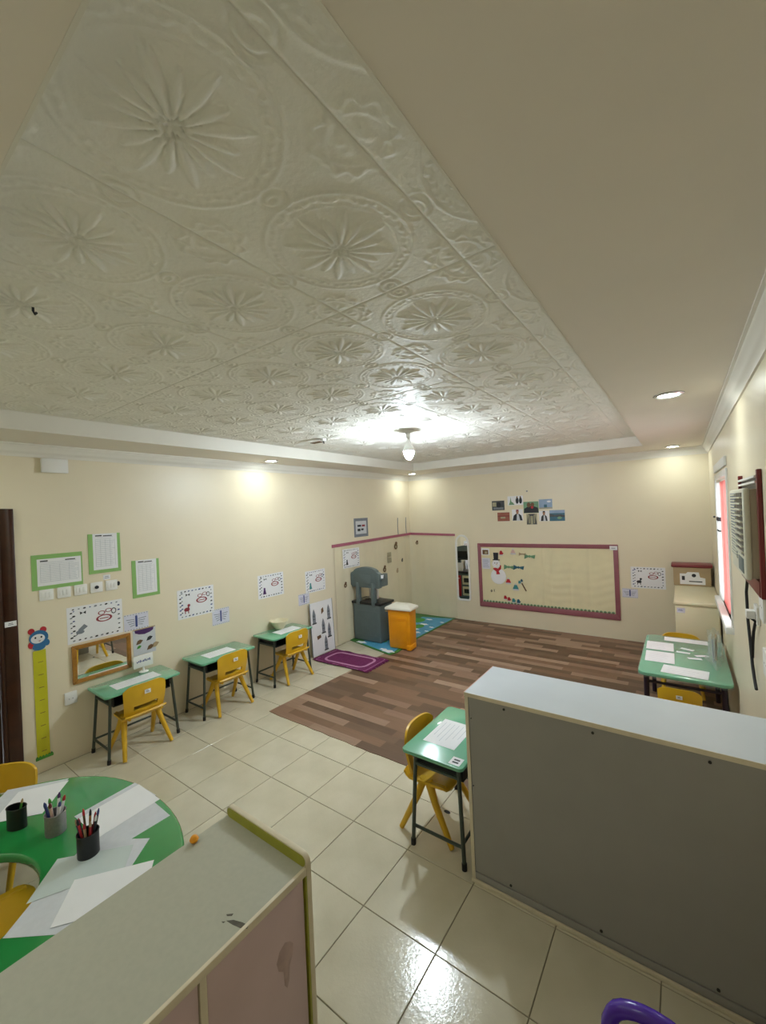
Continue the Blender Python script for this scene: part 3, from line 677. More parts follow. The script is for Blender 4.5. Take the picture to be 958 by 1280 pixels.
for cx, cy, a, b_ in ((-.05,-.62,.16,.08),(.1,.30,.09,.12),(-.1,.62,.12,.15)): gp.slab(ell(cx, cy, a, b_, 16), .0123, .0132)
gp.build('island_print', 'leaf_green', mt)
tag(MB().slab(ell(0, 0, .022, .012, 10), 0, .003).build('paper_scrap', 'ink', None, (2.87, 2.31, .0002)), 'tiny dark scrap on the floor under the desk by the bookcase', 'scrap')

# ================================================================== PLAY KITCHEN AND BIN
kt = thing('play_kitchen', 'dark grey plastic play kitchen with an arched hutch, turned to the corner', 'play kitchen', (.29, 4.92, .0134))
bd = MB().box(-.255, .255, -.15, .17, 0.0, .555).build('body', 'kitchen_grey', kt, bevel=.018, seg=3)
for x_ in (-.03, 0, .03): MB().box(x_-.009, x_+.009, -.154, -.149, .17, .36).build('ridge', 'kitchen_grey', bd, bevel=.003)
for z in (.09, .44): MB().box(-.19, .19, -.1535, -.149, z, z+.012).build('ridge', 'kitchen_grey', bd, bevel=.003)
MB().box(-.275, .275, -.16, .20, .545, .585).build('counter', 'kitchen_dark', kt, bevel=.012)
MB().lathe([(.085,.0),(.09,.006),(.07,.006),(.055,-.0)], 24, (-.10,.03,.585)).build('sink', 'chrome', kt, smooth=True)
for s in (-1, 1):
    MB().box(s*.145-.032, s*.145+.032, -.168, -.10, .53, .87).build('post', 'kitchen_grey', kt, bevel=.01)
pts = [(-.25,.80),(.25,.80),(.27,.84),(.27,1.01),(.22,1.035)]+[(.215*math.cos(t), 1.03+.075*math.sin(t)) for t in [PI*i/14 for i in range(15)]]+[(-.22,1.035),(-.27,1.01),(-.27,.84)]
hu = MB().plate(pts, -.155, -.075).build('hutch', 'kitchen_grey', kt, bevel=.012)
MB().plate(rrect(-.11,.11,.845,.99,.02), -.160, -.154).build('hutch_panel', 'kitchen_grey', hu, bevel=.004)
for s in (-1, 1): MB().box(s*.245-.03, s*.245+.03, -.16, .06, .82, 1.0).build('hutch_wing', 'kitchen_grey', hu, bevel=.012)
MB().box(-.25, .25, -.074, .05, .815, .835).build('hutch_shelf', 'kitchen_dark', hu)
MB().box(-.22, .22, -.076, -.068, .84, .99).build('hutch_inside', 'kitchen_dark', hu)
MB().box(.235, .30, -.14, -.02, .925, .945).build('cup_shelf', 'kitchen_grey', hu, bevel=.006)
# front side, towards the corner
od = MB().box(-.235, .02, .17, .182, .06, .50).build('oven_door', 'red', kt, bevel=.004); MB().tube([(-.20,.195,.44),(-.01,.195,.44)], .007).build('handle', 'paper', od)
for z0 in (.08, .31):
    q = MB().box(.05, .235, .17, .180, z0, z0+.19).build('drawer', 'cream_plastic', kt, bevel=.004); MB().box(.085, .20, .180, .184, z0+.05, z0+.14).build('drawer_window', 'kitchen_dark', q)
tag(MB().box(-.08, .08, -.02, .02, 0, .17).build('toy_box', 'paper', None, (.25, 5.03, .5996), bevel=.004), 'white printed toy box on the play kitchen counter', 'box')
tag(MB().lathe([(.022,0),(.028,.05),(.026,.05),(.02,.004),(0,.004)], 16).build('toy_cup', 'paper', None, (.563, 4.83, .9594), smooth=True), 'tiny white toy cup on the side shelf of the play kitchen', 'cup')
bn = thing('waste_bin', 'orange plastic bin with an off-white peaked lid beside the play kitchen', 'bin', (.90, 4.81, .0134), .10)
vs = []; L1 = [(-.165,-.10,0),(.165,-.10,0),(.165,.10,0),(-.165,.10,0)]; L2 = [(-.175,-.105,.545),(.175,-.105,.545),(.175,.105,.545),(-.175,.105,.545)]
bb = MB().add(L1+L2, [(0,3,2,1),(4,5,6,7),(0,1,5,4),(1,2,6,5),(2,3,7,6),(3,0,4,7)]).build('body', 'orange', bn, bevel=.022, seg=3)
MB().box(-.125, .125, -.1085, -.09, .09, .46).build('front_panel', 'orange', bb, bevel=.004)
for z in (.40,.42): MB().box(-.12, .12, -.1125, -.10, z, z+.006).build('ridge', 'orange', bb)
MB().box(.11, .185, -.12, .06, .0, .07).build('foot', 'orange', bb, bevel=.015)
MB().tube([(-.19,-.06,.50),(-.235,-.05,.50)], .011).build('peg', 'tan', bb)
ld = MB(); a_, c_ = .205, .135
ld.add([(-a_,-c_,.54),(a_,-c_,.54),(a_,c_,.54),(-a_,c_,.54),(-a_,-c_,.575),(a_,-c_,.575),(a_,c_,.575),(-a_,c_,.575),(-.12,-.05,.615),(.12,-.05,.615),(.12,.06,.615),(-.12,.06,.615)],
       [(0,3,2,1),(0,1,5,4),(1,2,6,5),(2,3,7,6),(3,0,4,7),(4,5,9,8),(5,6,10,9),(6,7,11,10),(7,4,8,11),(8,9,10,11)])
ldo = ld.build('lid', 'bin_lid', bn, bevel=.012, seg=3)
MB().slab(rrect(-.09,.09,-.03,.045,.02), .6148, .619).build('lid_flap', 'bin_lid', ldo, bevel=.003)

# ================================================================== CREAM CABINET AND BOX
fc = thing('side_cabinet', 'cream laminate cabinet along the wall under the window', 'cabinet', (4.235, 5.90, .004))
MB().box(-.185, .185, -.60, .625, 0, .82).build('body', 'cream_plastic', fc, bevel=.004)
MB().box(-.195, .195, -.62, .64, .815, .85).build('top_panel', 'cream_plastic', fc, bevel=.012, seg=3)
MB().box(-.178, .178, -.612, -.600, .03, .80).build('end_door', 'cream_plastic', fc, bevel=.004)
tg = MB().box(-.17, -.10, -.6145, -.612, .735, .785).build('label_tag', 'lavender', fc); tg['label'] = 'small lavender label on the cream cabinet'
pm = MB(); pm.box(-.16,-.12,-.6152,-.6145,.755,.760); pm.box(-.155,-.125,-.6152,-.6145,.766,.770); pm.build('label_print', 'ink_blue', tg)
bx_ = thing('storage_box', 'tan storage box with a maroon lid on top of the cream cabinet', 'box', (4.215, 6.40, .8545))
MB().box(-.185, .185, -.115, .13, 0, .235).build('body', 'tan', bx_, bevel=.004)
MB().box(-.205, .205, -.135, .14, .225, .262).build('lid', 'maroon', bx_, bevel=.014, seg=3)
lb = MB().plate([(-.12,.02),(.13,.02),(.13,.10),(.08,.11),(.07,.17),(-.04,.17),(-.06,.15),(-.12,.15)], -.118, -.1155).build('paper_label', 'paper', bx_)
pm = MB(); pm.plate(ell(.02,.13,.022,.022,12), -.1188, -.118); pm.plate(rect(-.10,-.07,.07,.12), -.1188, -.118); pm.plate(rect(-.03,.10,.05,.062), -.1188, -.118); pm.build('label_print', 'ink', lb)
# ================================================================== ON THE WALLS
OFF = 0.0006
def wall_thing(name, label, cat, wall, u, z, group=None, gap=OFF):
    """root on a wall: local x to the viewer's right, z up, -y out into the room"""
    loc, rz = {'l': ((gap, u, z), PI/2), 'b': ((u, YB-gap, z), 0), 'r': ((XR-gap, u, z), -PI/2)}[wall]
    return thing(name, label, cat, loc, rz, group)
def span(wall, p0, p1):
    f = Lp if wall == 'l' else Bp
    a, b_ = f(*p0), f(*p1); return min(a[0], b_[0]), max(a[0], b_[0]), min(a[1], b_[1]), max(a[1], b_[1])
# white junction box
u0, u1, z0, z1 = 1.06, 1.235, 2.365, 2.475
jb = wall_thing('junction_box', 'white plastic junction box just below the crown moulding', 'junction box', 'l', (u0+u1)/2, z0)
MB().box(-.087, .087, -.028, 0, 0, .11).build('base', 'white', jb, bevel=.004); MB().box(-.089, .089, -.036, -.028, -.002, .112).build('cover', 'white', jb, bevel=.004)
# sheets on green card
def green_sheet(u0, u1, z0, z1, label, m4, lines):
    t = wall_thing('notice_sheet', label, 'notice', 'l', (u0+u1)/2, z0, 'notices on green card'); w_, h_ = u1-u0, z1-z0
    MB().box(-w_/2, w_/2, -.004, 0, 0, h_).build('green_card', 'green_card', t)
    ml, mr, mb_, mt_ = m4
    MB().box(-w_/2+ml, w_/2-mr, -.0052, -.004, mb_, h_-mt_).build('white_sheet', 'paper', t)
    p_ = MB(); a, b_ = -w_/2+ml+.02, w_/2-mr-.02; hh = h_-mb_-mt_
    for k in range(lines):
        z = mb_+.03+(hh-.06)*k/(lines-1); p_.box(a, b_-.03*random.random(), -.0056, -.0052, z-.0012, z+.0012)
    for k in range(5): x_ = a+(b_-a)*k/4; p_.box(x_-.0008, x_+.0008, -.0056, -.0052, mb_+.03, h_-mt_-.05)
    p_.build('table_print', 'ink_pale', t)
    p_ = MB(); p_.box(a, a+.05, -.0056, -.0052, h_-mt_-.022, h_-mt_-.012); p_.box(b_-.09, b_-.02, -.0056, -.0052, h_-mt_-.024, h_-mt_-.016); p_.build('heading_print', 'ink', t)
green_sheet(.975, 1.315, 1.425, 1.705, 'wide white notice on green card above the light switches', (.035,.01,.03,.035), 12)
green_sheet(1.362, 1.612, 1.50, 1.845, 'tall white notice on green card, highest of the green notices', (.035,.025,.03,.0), 16)
green_sheet(1.70, 1.945, 1.225, 1.575, 'tall white notice on green card, lowest of the green notices', (.035,.025,.03,.0), 16)
# light switches
for k in range(5):
    y_ = 1.062+.1165*k; t = wall_thing('light_switch', ['white wall switch in the row of five, end one by the door', 'white wall switch, second in the row from the door', 'white wall switch in the middle of the row of five', 'white fan dial with a dark knob in the switch row', 'white wall switch with a dark key tag at its side'][k], 'switch', 'l', y_, 1.338, 'switches in the row below the green notices')
    MB().plate(rrect(-.046, .046, 0, .088, .006), -.010, 0).build('plate', 'white', t, bevel=.002)
    if k == 3: MB().cyl((0,-.022,.045), (0,-.010,.045), .013, .015, 16).build('knob', 'ink', t, smooth=True)
    else:
        for j in range(3): MB().box(-.034+.024*j, -.014+.024*j, -.0135, -.010, .022, .066).build('rocker', 'white', t, bevel=.001)
    if k == 4: MB().plate(ell(.056,.050,.012,.02,14), -.006, -.002).build('key_tag', 'ink', t)
lb = wall_thing('switch_label', 'small white paper label above the last light switch', 'label', 'l', 1.495, 1.437); MB().box(-.028,.028,-.0008,0,0,.042).build('sheet','paper',lb)
pm = MB(); pm.box(-.018,.018,-.0012,-.0008,.012,.017); pm.box(-.015,.015,-.0012,-.0008,.025,.030); pm.build('print','ink_soft',lb)
# name posters
def name_poster(wall, u0, u1, z0, z1, label, fig, figc, gap=OFF, inkc='ink', nm='name_poster', seed=1):
    R_ = random.Random(seed); t = wall_thing(nm, label, 'poster', wall, (u0+u1)/2, z0, 'name posters', gap); w_, h_ = u1-u0, z1-z0; a = w_/2
    MB().box(-a, a, -.0012, 0, 0, h_).build('sheet', 'paper', t)
    cols = {'ink': MB(), 'ink_soft': MB(), 'ink_blue': MB()}
    def mark(x, z):
        m_ = cols[R_.choice(['ink', 'ink_soft', 'ink_blue', 'ink'])]; s = R_.uniform(.006, .011); k = R_.uniform(-.4, .4)
        m_.plate([(x-s*1.3, z-s*.5), (x+s*k, z-s*.7), (x+s*1.2, z-s*.2+s*k), (x+s*.7, z+s*.7), (x-s*.6, z+s*.6)], -.0017, -.0012)
    for k in range(9):
        x = -a+.045+(w_-.09)*k/8; mark(x, .022); mark(x, h_-.022)
    for k in range(6):
        z = .05+(h_-.1)*k/5; mark(-a+.03, z); mark(-a+.048, z+.012); mark(a-.03, z)
    for c, m_ in cols.items(): m_.build('border_print', c, t)['kind'] = 'stuff'
    m_ = MB(); s = h_/.30
    cx, cz = a*.30, h_*.60
    for dx, dz, ra, rb in ((0,-.018,.062,.030),(-.018,.030,.028,.018),(.035,.042,.026,.017)):
        o_ = ell(cx+dx*s, cz+dz*s, ra*s, rb*s, 20); ring(m_, o_, scaled(o_, .72), -.0018, -.0012)
    m_.plate(rect(cx-.035*s, cx+.035*s, cz-.022*s, cz-.015*s), -.0018, -.0012); m_.build('name_outline', 'ink_red', t)
    m_ = MB(); o_ = ell(cx+.075*s, cz+.03*s, .02*s, .026*s, 14); ring(m_, o_, scaled(o_, .7), -.0018, -.0012); m_.build('name_ring', inkc, t)  # small printed ring beside the name outline
    m_ = MB(); fx, fz = -a*.52, h_*.30
    if fig == 'animal':
        m_.plate(ell(fx, fz, .030*s, .020*s), -.0019, -.0012); m_.plate(ell(fx+.022*s, fz+.040*s, .015*s, .014*s), -.0021, -.0012); m_.plate(rect(fx+.010*s, fx+.024*s, fz+.01*s, fz+.035*s), -.0020, -.0012)
        for dx in (-.022, .012): m_.plate(rect(fx+dx*s, fx+(dx+.009)*s, fz-.042*s, fz-.01*s), -.0018, -.0012)
    elif fig == 'bird':
        m_.plate([(fx-.045*s, fz-.035*s), (fx+.045*s, fz+.03*s), (fx+.02*s, fz+.055*s), (fx-.02*s, fz+.02*s)], -.0018, -.0012); m_.plate(ell(fx-.01*s, fz-.005*s, .03*s, .016*s), -.0020, -.0012)
    else:
        m_.plate(ell(fx, fz+.03*s, .014*s, .014*s), -.0018, -.0012); m_.plate([(fx-.026*s, fz-.04*s), (fx+.026*s, fz-.04*s), (fx+.012*s, fz+.02*s), (fx-.012*s, fz+.02*s)], -.0018, -.0012)
    m_.build('figure_print', figc, t)
    m_ = MB(); bx, bz = -a*.45, h_*.80
    m_.plate([(bx, bz), (bx-.022*s, bz+.014*s), (bx-.02*s, bz-.012*s)], -.0018, -.0012); m_.plate([(bx, bz), (bx+.02*s, bz-.012*s), (bx+.022*s, bz+.014*s)], -.0018, -.0012); m_.build('butterfly_print', inkc, t)
    return t
name_poster('l', 1.19, 1.607, .94, 1.245, 'white name poster with a small grey bird, directly above the gold mirror', 'bird', 'ink_soft', seed=1)
name_poster('l', 2.11, 2.508, .925, 1.222, 'white name poster with a dark red animal above the middle wall desk', 'animal', 'ink_red', seed=2)
name_poster('l', 3.085, 3.475, .94, 1.225, 'white name poster with a small violet figure above the cream bowl', 'figure', 'violet', seed=3)
name_poster('l', 3.85, 4.23, .865, 1.165, 'white name poster with a teal figure above the rocket board', 'figure', 'teal', seed=4)
name_poster('l', 4.605, 4.995, 1.10, 1.39, 'white name poster with a black figure below the pink tape', 'figure', 'ink', gap=.016, seed=5)
name_poster('b', 3.545, 3.94, .742, 1.03, 'white name poster between the pink framed board and the tan box', 'animal', 'ink', seed=6)
gp_ = wall_thing('patterned_notice', 'small notice with a grey patterned border above the pink tape', 'notice', 'l', 5.09, 1.55); MB().box(-.175,.175,-.001,0,0,.295).build('sheet','paper_grey',gp_)
m_ = MB(); o_ = rect(-.175,.175,0,.295); ring(m_, o_, rect(-.135,.135,.045,.25), -.0016, -.001); m_.build('border_print','ink_soft',gp_)
m_ = MB(); m_.plate(rect(-.09,-.02,.09,.13),-.0017,-.001); m_.plate(rect(.0,.06,.10,.13),-.0017,-.001); m_.plate(rect(-.09,.0,.16,.19),-.0017,-.001); m_.build('text_print','ink',gp_)
m_ = MB(); m_.plate(rect(.02,.10,.16,.19),-.0017,-.001); m_.build('text_accent','ink_red',gp_)
# butterfly name tags
def name_tag(wall, u0, u1, z0, z1, label, gap=OFF):
    t = wall_thing('name_tag', label, 'name tag', wall, (u0+u1)/2, z0, 'butterfly name tags', gap); w_, h_ = u1-u0, z1-z0; a = w_/2
    MB().box(-a, a, -.0010, 0, 0, h_).build('sheet', 'lavender', t)
    m_ = MB(); m_.plate(rrect(-a*.09, a*.09, h_*.16, h_*.88, a*.08), -.0016, -.0010); m_.build('body_print', 'ink_blue', t)
    m_ = MB()
    for s in (-1, 1):
        [m_.plate([(s*a*.14, h_*(.30+.11*q)), (s*a*(.5+.1*q), h_*(.24+.14*q)), (s*a*(.52+.1*q), h_*(.28+.14*q)), (s*a*.14, h_*(.335+.11*q))][::s], -.0015, -.0010) for q in range(4)]
    for k in range(9): x = -a*.9+1.8*a*k/8; m_.plate(rect(x-.004, x+.004, h_-.010, h_-.004), -.0015, -.0010); m_.plate(rect(x-.004, x+.004, .004, .010), -.0015, -.0010)
    m_.build('wing_print', 'ink_soft', t); return t
name_tag('l', 1.615, 1.828, .935, 1.085, 'pale lavender butterfly tag beside the gold mirror')
a = span('l', (265,763), (287,777)); name_tag('l', a[0], a[1], a[2], a[3], 'pale lavender butterfly tag above the middle wall desk')
a = span('l', (373,744), (387,754)); name_tag('l', a[0], a[1], a[2], a[3], 'pale lavender butterfly tag above the rocket board')
name_tag('b', 3.435, 3.62, .60, .725, 'pale lavender butterfly tag beside the pink framed board')
# gold mirror
mr_ = wall_thing('wall_mirror', 'wide wall mirror in a gold brown wooden frame above the desk', 'mirror', 'l', 1.435, .605)
w2, h2, fw = .225, .318, .034
for nm_, pts in (('frame_rail', [(-w2,0),(w2,0),(w2-fw,fw),(-w2+fw,fw)]), ('frame_rail', [(-w2,h2),(-w2+fw,h2-fw),(w2-fw,h2-fw),(w2,h2)]), ('frame_stile', [(-w2,0),(-w2+fw,fw),(-w2+fw,h2-fw),(-w2,h2)]), ('frame_stile', [(w2,0),(w2,h2),(w2-fw,h2-fw),(w2-fw,fw)])):
    MB().plate(pts, -.024, 0).build(nm_, 'gold_wood', mr_, bevel=.006)
MB().box(-w2+fw-.004, w2-fw+.004, -.010, -.002, fw-.004, h2-fw+.004).build('mirror_glass', 'mirror_glass', mr_)
# picture with leaves
pc_ = wall_thing('leaf_collage', 'cream card with a purple scallop and dried leaves beside the mirror', 'picture', 'l', 1.785, .69)
MB().box(-.10, .10, -.0015, 0, 0, .245).build('card', 'paper_grey', pc_); MB().box(-.10, .10, -.002, -.0015, .235, .245).build('top_band', 'tan', pc_)
MB().plate([(-.085,.235),(-.08,.21),(-.05,.195),(0,.185),(.05,.195),(.08,.21),(.085,.235)], -.0025, -.0015).build('scallop', 'violet', pc_)
for k, (x, z, s, c) in enumerate(((-.045,.12,.03,'ink_brown'),(.045,.135,.028,'ink'),(.05,.05,.032,'ink_brown'),(-.05,.075,.02,'leaf_green'),(.095,.06,.035,'tan'))):
    MB().plate([(x-s, z-s*.6), (x+s*.2, z-s*.5), (x+s, z+s*.4), (x+s*.2, z+s*.8), (x-s*.5, z+s*.5)], -.006, -.0015).build('dried_leaf', c, pc_)
# socket below the mirror
sk = wall_thing('wall_socket', 'white power socket low on the wall below the mirror', 'socket', 'l', 1.193, .455)
pl = MB().plate(rrect(-.043,.043,0,.10,.006), -.012, 0).build('plate', 'white', sk, bevel=.002)
for x in (-.012,.012): MB().cyl((x,-.0125,.045),(x,-.0115,.045),.003,n=8).build('pin_hole','ink',pl)
# growth chart
gc = wall_thing('growth_chart', 'yellow green growth chart topped by a blue cartoon animal face', 'growth chart', 'l', 1.003, .10)
U, Vv = np.meshgrid(np.linspace(-1, 1, 5), np.linspace(0, 1, 24), indexing='ij')
shell(np.stack([.041*U, -.003-.002*np.sin(9*Vv+2*U), .845*Vv+.01], -1), -.0012).build('ruler_strip', 'growth', gc, smooth=True)
m_ = MB()
for k in range(8): m_.box(-.012, .020, -.0070, -.0060, .06+.1*k, .064+.1*k)
m_.build('tick_marks', 'ink_brown', gc)
MB().plate([(-.05,0)]+[(-.05+.11*k/12, .018+.014*(k % 2)) for k in range(13)]+[(.06,0)], -.008, -.0005).build('grass', 'leaf_green', gc)
hd = MB().plate(ell(-.0, .955, .060, .058, 24), -.006, -.001).build('animal_head', 'blue', gc)
for x in (-.045, .03): MB().plate(ell(x, 1.012, .021, .024, 14), -.005, -.0008).build('ear', 'red', hd)
MB().plate(ell(-.006, .948, .044, .036, 20), -.0068, -.006).build('face_patch', 'paper', hd)
for x in (-.022, .016): MB().plate(ell(x, .958, .006, .008, 10), -.0074, -.0068).build('eye', 'ink', hd)
MB().plate([(-.012,.938),(.0,.930),(.014,.936),(.004,.924)], -.0074, -.0068).build('mouth', 'red', hd)
MB().plate(ell(0, .885, .042, .030, 18), -.0055, -.001).build('animal_body', 'blue', gc)
for x in (-.05, .05): MB().plate(ell(x, .905, .018, .026, 12), -.0045, -.0008).build('paw', 'red' if x < 0 else 'blue', gc)
# label on the door frame
dl = thing('door_label', 'small white paper label on the dark brown door frame', 'label', (.0186, .837, 1.185), PI/2); MB().box(-.034,.034,-.0008,0,0,.040).build('sheet','paper',dl)
pm = MB(); pm.box(-.015,.015,-.0012,-.0008,.012,.017); pm.box(-.012,.012,-.0012,-.0008,.023,.028); pm.build('print','ink_soft',dl)

# rocket board leaning on the wall
rb = thing('rocket_board', 'tall white board with grey rocket drawings leaning against the wall', 'board', (.072, 4.08, .0), PI/2); rb.rotation_euler = (-.045, 0, PI/2)
MB().box(-.215, .215, -.006, .0, .012, .73).build('panel', 'paper', rb)
MB().box(.213, .219, -.009, .001, .012, .73).build('edge_strip', 'ink_soft', rb); MB().box(-.219, -.213, -.009, .001, .012, .73).build('edge_strip', 'ink_soft', rb)
def rocket(x, z, s):
    m_ = MB(); m_.plate([(x-.028*s, z), (x+.028*s, z), (x+.030*s, z+.10*s), (x+.018*s, z+.15*s), (x, z+.19*s), (x-.018*s, z+.15*s), (x-.030*s, z+.10*s)], -.0068, -.006); r_ = m_.build('rocket_print', 'ink_soft', rb)
    m_ = MB(); m_.plate(rect(x-.04*s, x+.04*s, z-.018*s, z), -.0072, -.006); m_.plate(ell(x, z+.09*s, .010*s, .014*s, 12), -.0074, -.0068); m_.plate(rect(x-.028*s, x+.028*s, z+.045*s, z+.052*s), -.0074, -.0068); m_.build('rocket_detail', 'photo_dark', r_)['kind'] = 'stuff'
for x, z, s in ((-.15,.46,1),(.015,.30,1.0),(.135,.47,1.0),(.125,.22,1),(.045,.06,1.0)): rocket(x, z, s)
m_ = MB(); m_.plate([(-.01,.55),(.04,.58),(.03,.64),(-.005,.62)], -.0068, -.006); m_.plate([(-.11,.22),(-.04,.24),(-.05,.28),(-.12,.27)], -.0068, -.006); m_.build('shuttle_print', 'ink_brown', rb)

# plastic sheet lining the corner, pink tape, strings
def sheet_profile(s): return .006+.0035*math.sin(s*9)+.003*math.sin(s*21+1)+.002*math.sin(s*47)
cs = wall_thing('plastic_lining', 'cream plastic sheet with vertical creases lining both walls of the corner', 'sheet', 'l', 5.5, .016); cs.rotation_euler = (0,0,0); cs.location = (0, YB, .016)
pts = [(sheet_profile(s)+.001, s) for s in np.linspace(-2.12, -.035, 70)]
path = [(x, y) for x, y in pts] + [(.02,-.025)] + [(s, -sheet_profile(s)-.001) for s in np.linspace(.04, .905, 34)]
zs = np.linspace(0, 1.46, 14)
G_ = np.array([[[x+(.006*math.sin(z*5+i*.35) if 3 < i < len(path)-3 else 0)*(1 if i < 70 else 0)*.5, y-(.003*math.sin(z*5+i*.35) if i > 72 else 0), z] for z in zs] for i, (x, y) in enumerate(path)])
G_[:, :, 0] = np.maximum(G_[:, :, 0], .0025); G_[:, :, 1] = np.minimum(G_[:, :, 1], -.0025)
shell(G_, .0008).build('film', 'sheet', cs, smooth=True, angle=70)
tp_ = thing('pink_tape', 'pink tape strip running round the corner at the top of the lining', 'tape', (0, YB, 1.445))
m_ = MB(); m_.add([(.016,-2.17,-.01),(.016,-.016,.03),(.016,-.016,.074),(.016,-2.17,.036)], [(0,1,2,3)]); m_.add([(.013,-2.17,-.01),(.013,-.013,.03),(.013,-.013,.074),(.013,-2.17,.036)], [(3,2,1,0)]); m_.add([(.016,-2.17,-.01),(.013,-2.17,-.01),(.013,-2.17,.036),(.016,-2.17,.03)], [(3,2,1,0)])
m_.build('side_strip', 'pink_tape', tp_); MB().add([(.013,-.016,.03),(.924,-.016,.008),(.924,-.016,.046),(.013,-.016,.074),(.013,-.013,.03),(.924,-.013,.008),(.924,-.013,.046),(.013,-.013,.074)], [(0,1,2,3),(7,6,5,4),(0,4,5,1),(3,2,6,7),(1,5,6,2),(0,3,7,4)]).build('back_strip', 'pink_tape', tp_)
for k, (u, nm_) in enumerate(((6.13,'farther from the corner'),(6.40,'closer to the corner'))):
    tag(MB().tube([(.008,u,1.81),(.009,u-.01,1.66),(.010,u-.005,1.515)], .005, 6).build('hanging_cord', 'ink_soft'), 'thin grey cord hanging above the pink tape, the one %s' % nm_, 'cord')
# small stickers on the lining
for k, (wl_, x, y, r_, c, nm_) in enumerate((('l',431,731,.045,'ink_brown','round brown sticker near the arched hutch'),('l',494,682,.07,'ink_brown','dark brown animal sticker right below the pink tape'),('l',486,698,.075,'photo_tan','tall tan card sticker on the corner lining'),('l',480,711,.06,'ink_brown','brown animal sticker above the hutch shelf'),('l',502,700,.035,'ink','tiny black sticker near the corner'),('l',496,713,.045,'tan','small tan sticker below the tiny black one'),('b',522,678,.04,'ink_brown','brown sticker on the back wall lining under the tape'))):
    u, z = (Lp if wl_ == 'l' else Bp)(x, y); t = wall_thing('wall_sticker', nm_, 'sticker', wl_, u, z-r_, 'stickers on the corner lining', .017)
    if c == 'photo_tan': MB().plate(rect(-.06,.06,0,.09), -.001, 0).build('card', c, t); MB().plate(rect(-.06,.06,.10,.18), -.001, 0).build('card', c, t)
    else:
        MB().plate(ell(0, r_*.8, r_*.75, r_*.75, 14), -.001, 0).build('shape', c, t); MB().plate(ell(r_*.2, r_*1.6, r_*.5, r_*.4, 12), -.0016, -.0002).build('head', c, t); MB().plate(ell(0, r_*.7, r_*.32, r_*.32, 10), -.0018, -.001).build('middle', 'photo_tan', t)

# round-ended mirror on the back wall
om = wall_thing('round_ended_mirror', 'tall narrow round-ended mirror with a white plastic frame', 'mirror', 'b', 1.05, .335)
def stad(w_, z0_, z1_, r_): return rrect(-w_, w_, z0_, z1_, r_, 9)
def capsule(w_, z0_, z1_, rt_2, rb_2):
    n = 10; o_ = [(w_-rt_2+rt_2*math.cos(PI/2*k/n), z1_-rt_2*1.3+rt_2*1.3*math.sin(PI/2*k/n)) for k in range(n+1)]; o_ += [(-x, z) for x, z in reversed(o_)]
    b_ = [(-w_+rb_2-rb_2*math.cos(PI/2*k/n), z0_+rb_2-rb_2*math.sin(PI/2*k/n)) for k in range(n+1)]; return o_+b_+[(-x, z) for x, z in reversed(b_)]
m_ = MB(); ring(m_, capsule(.128, 0, 1.14, .12, .05), capsule(.100, .03, 1.11, .092, .035), -.022, 0); m_.build('frame', 'white', om, bevel=.004)
MB().plate(capsule(.104, .026, 1.114, .095, .035), -.010, -.002).build('mirror_glass', 'mirror_glass', om)

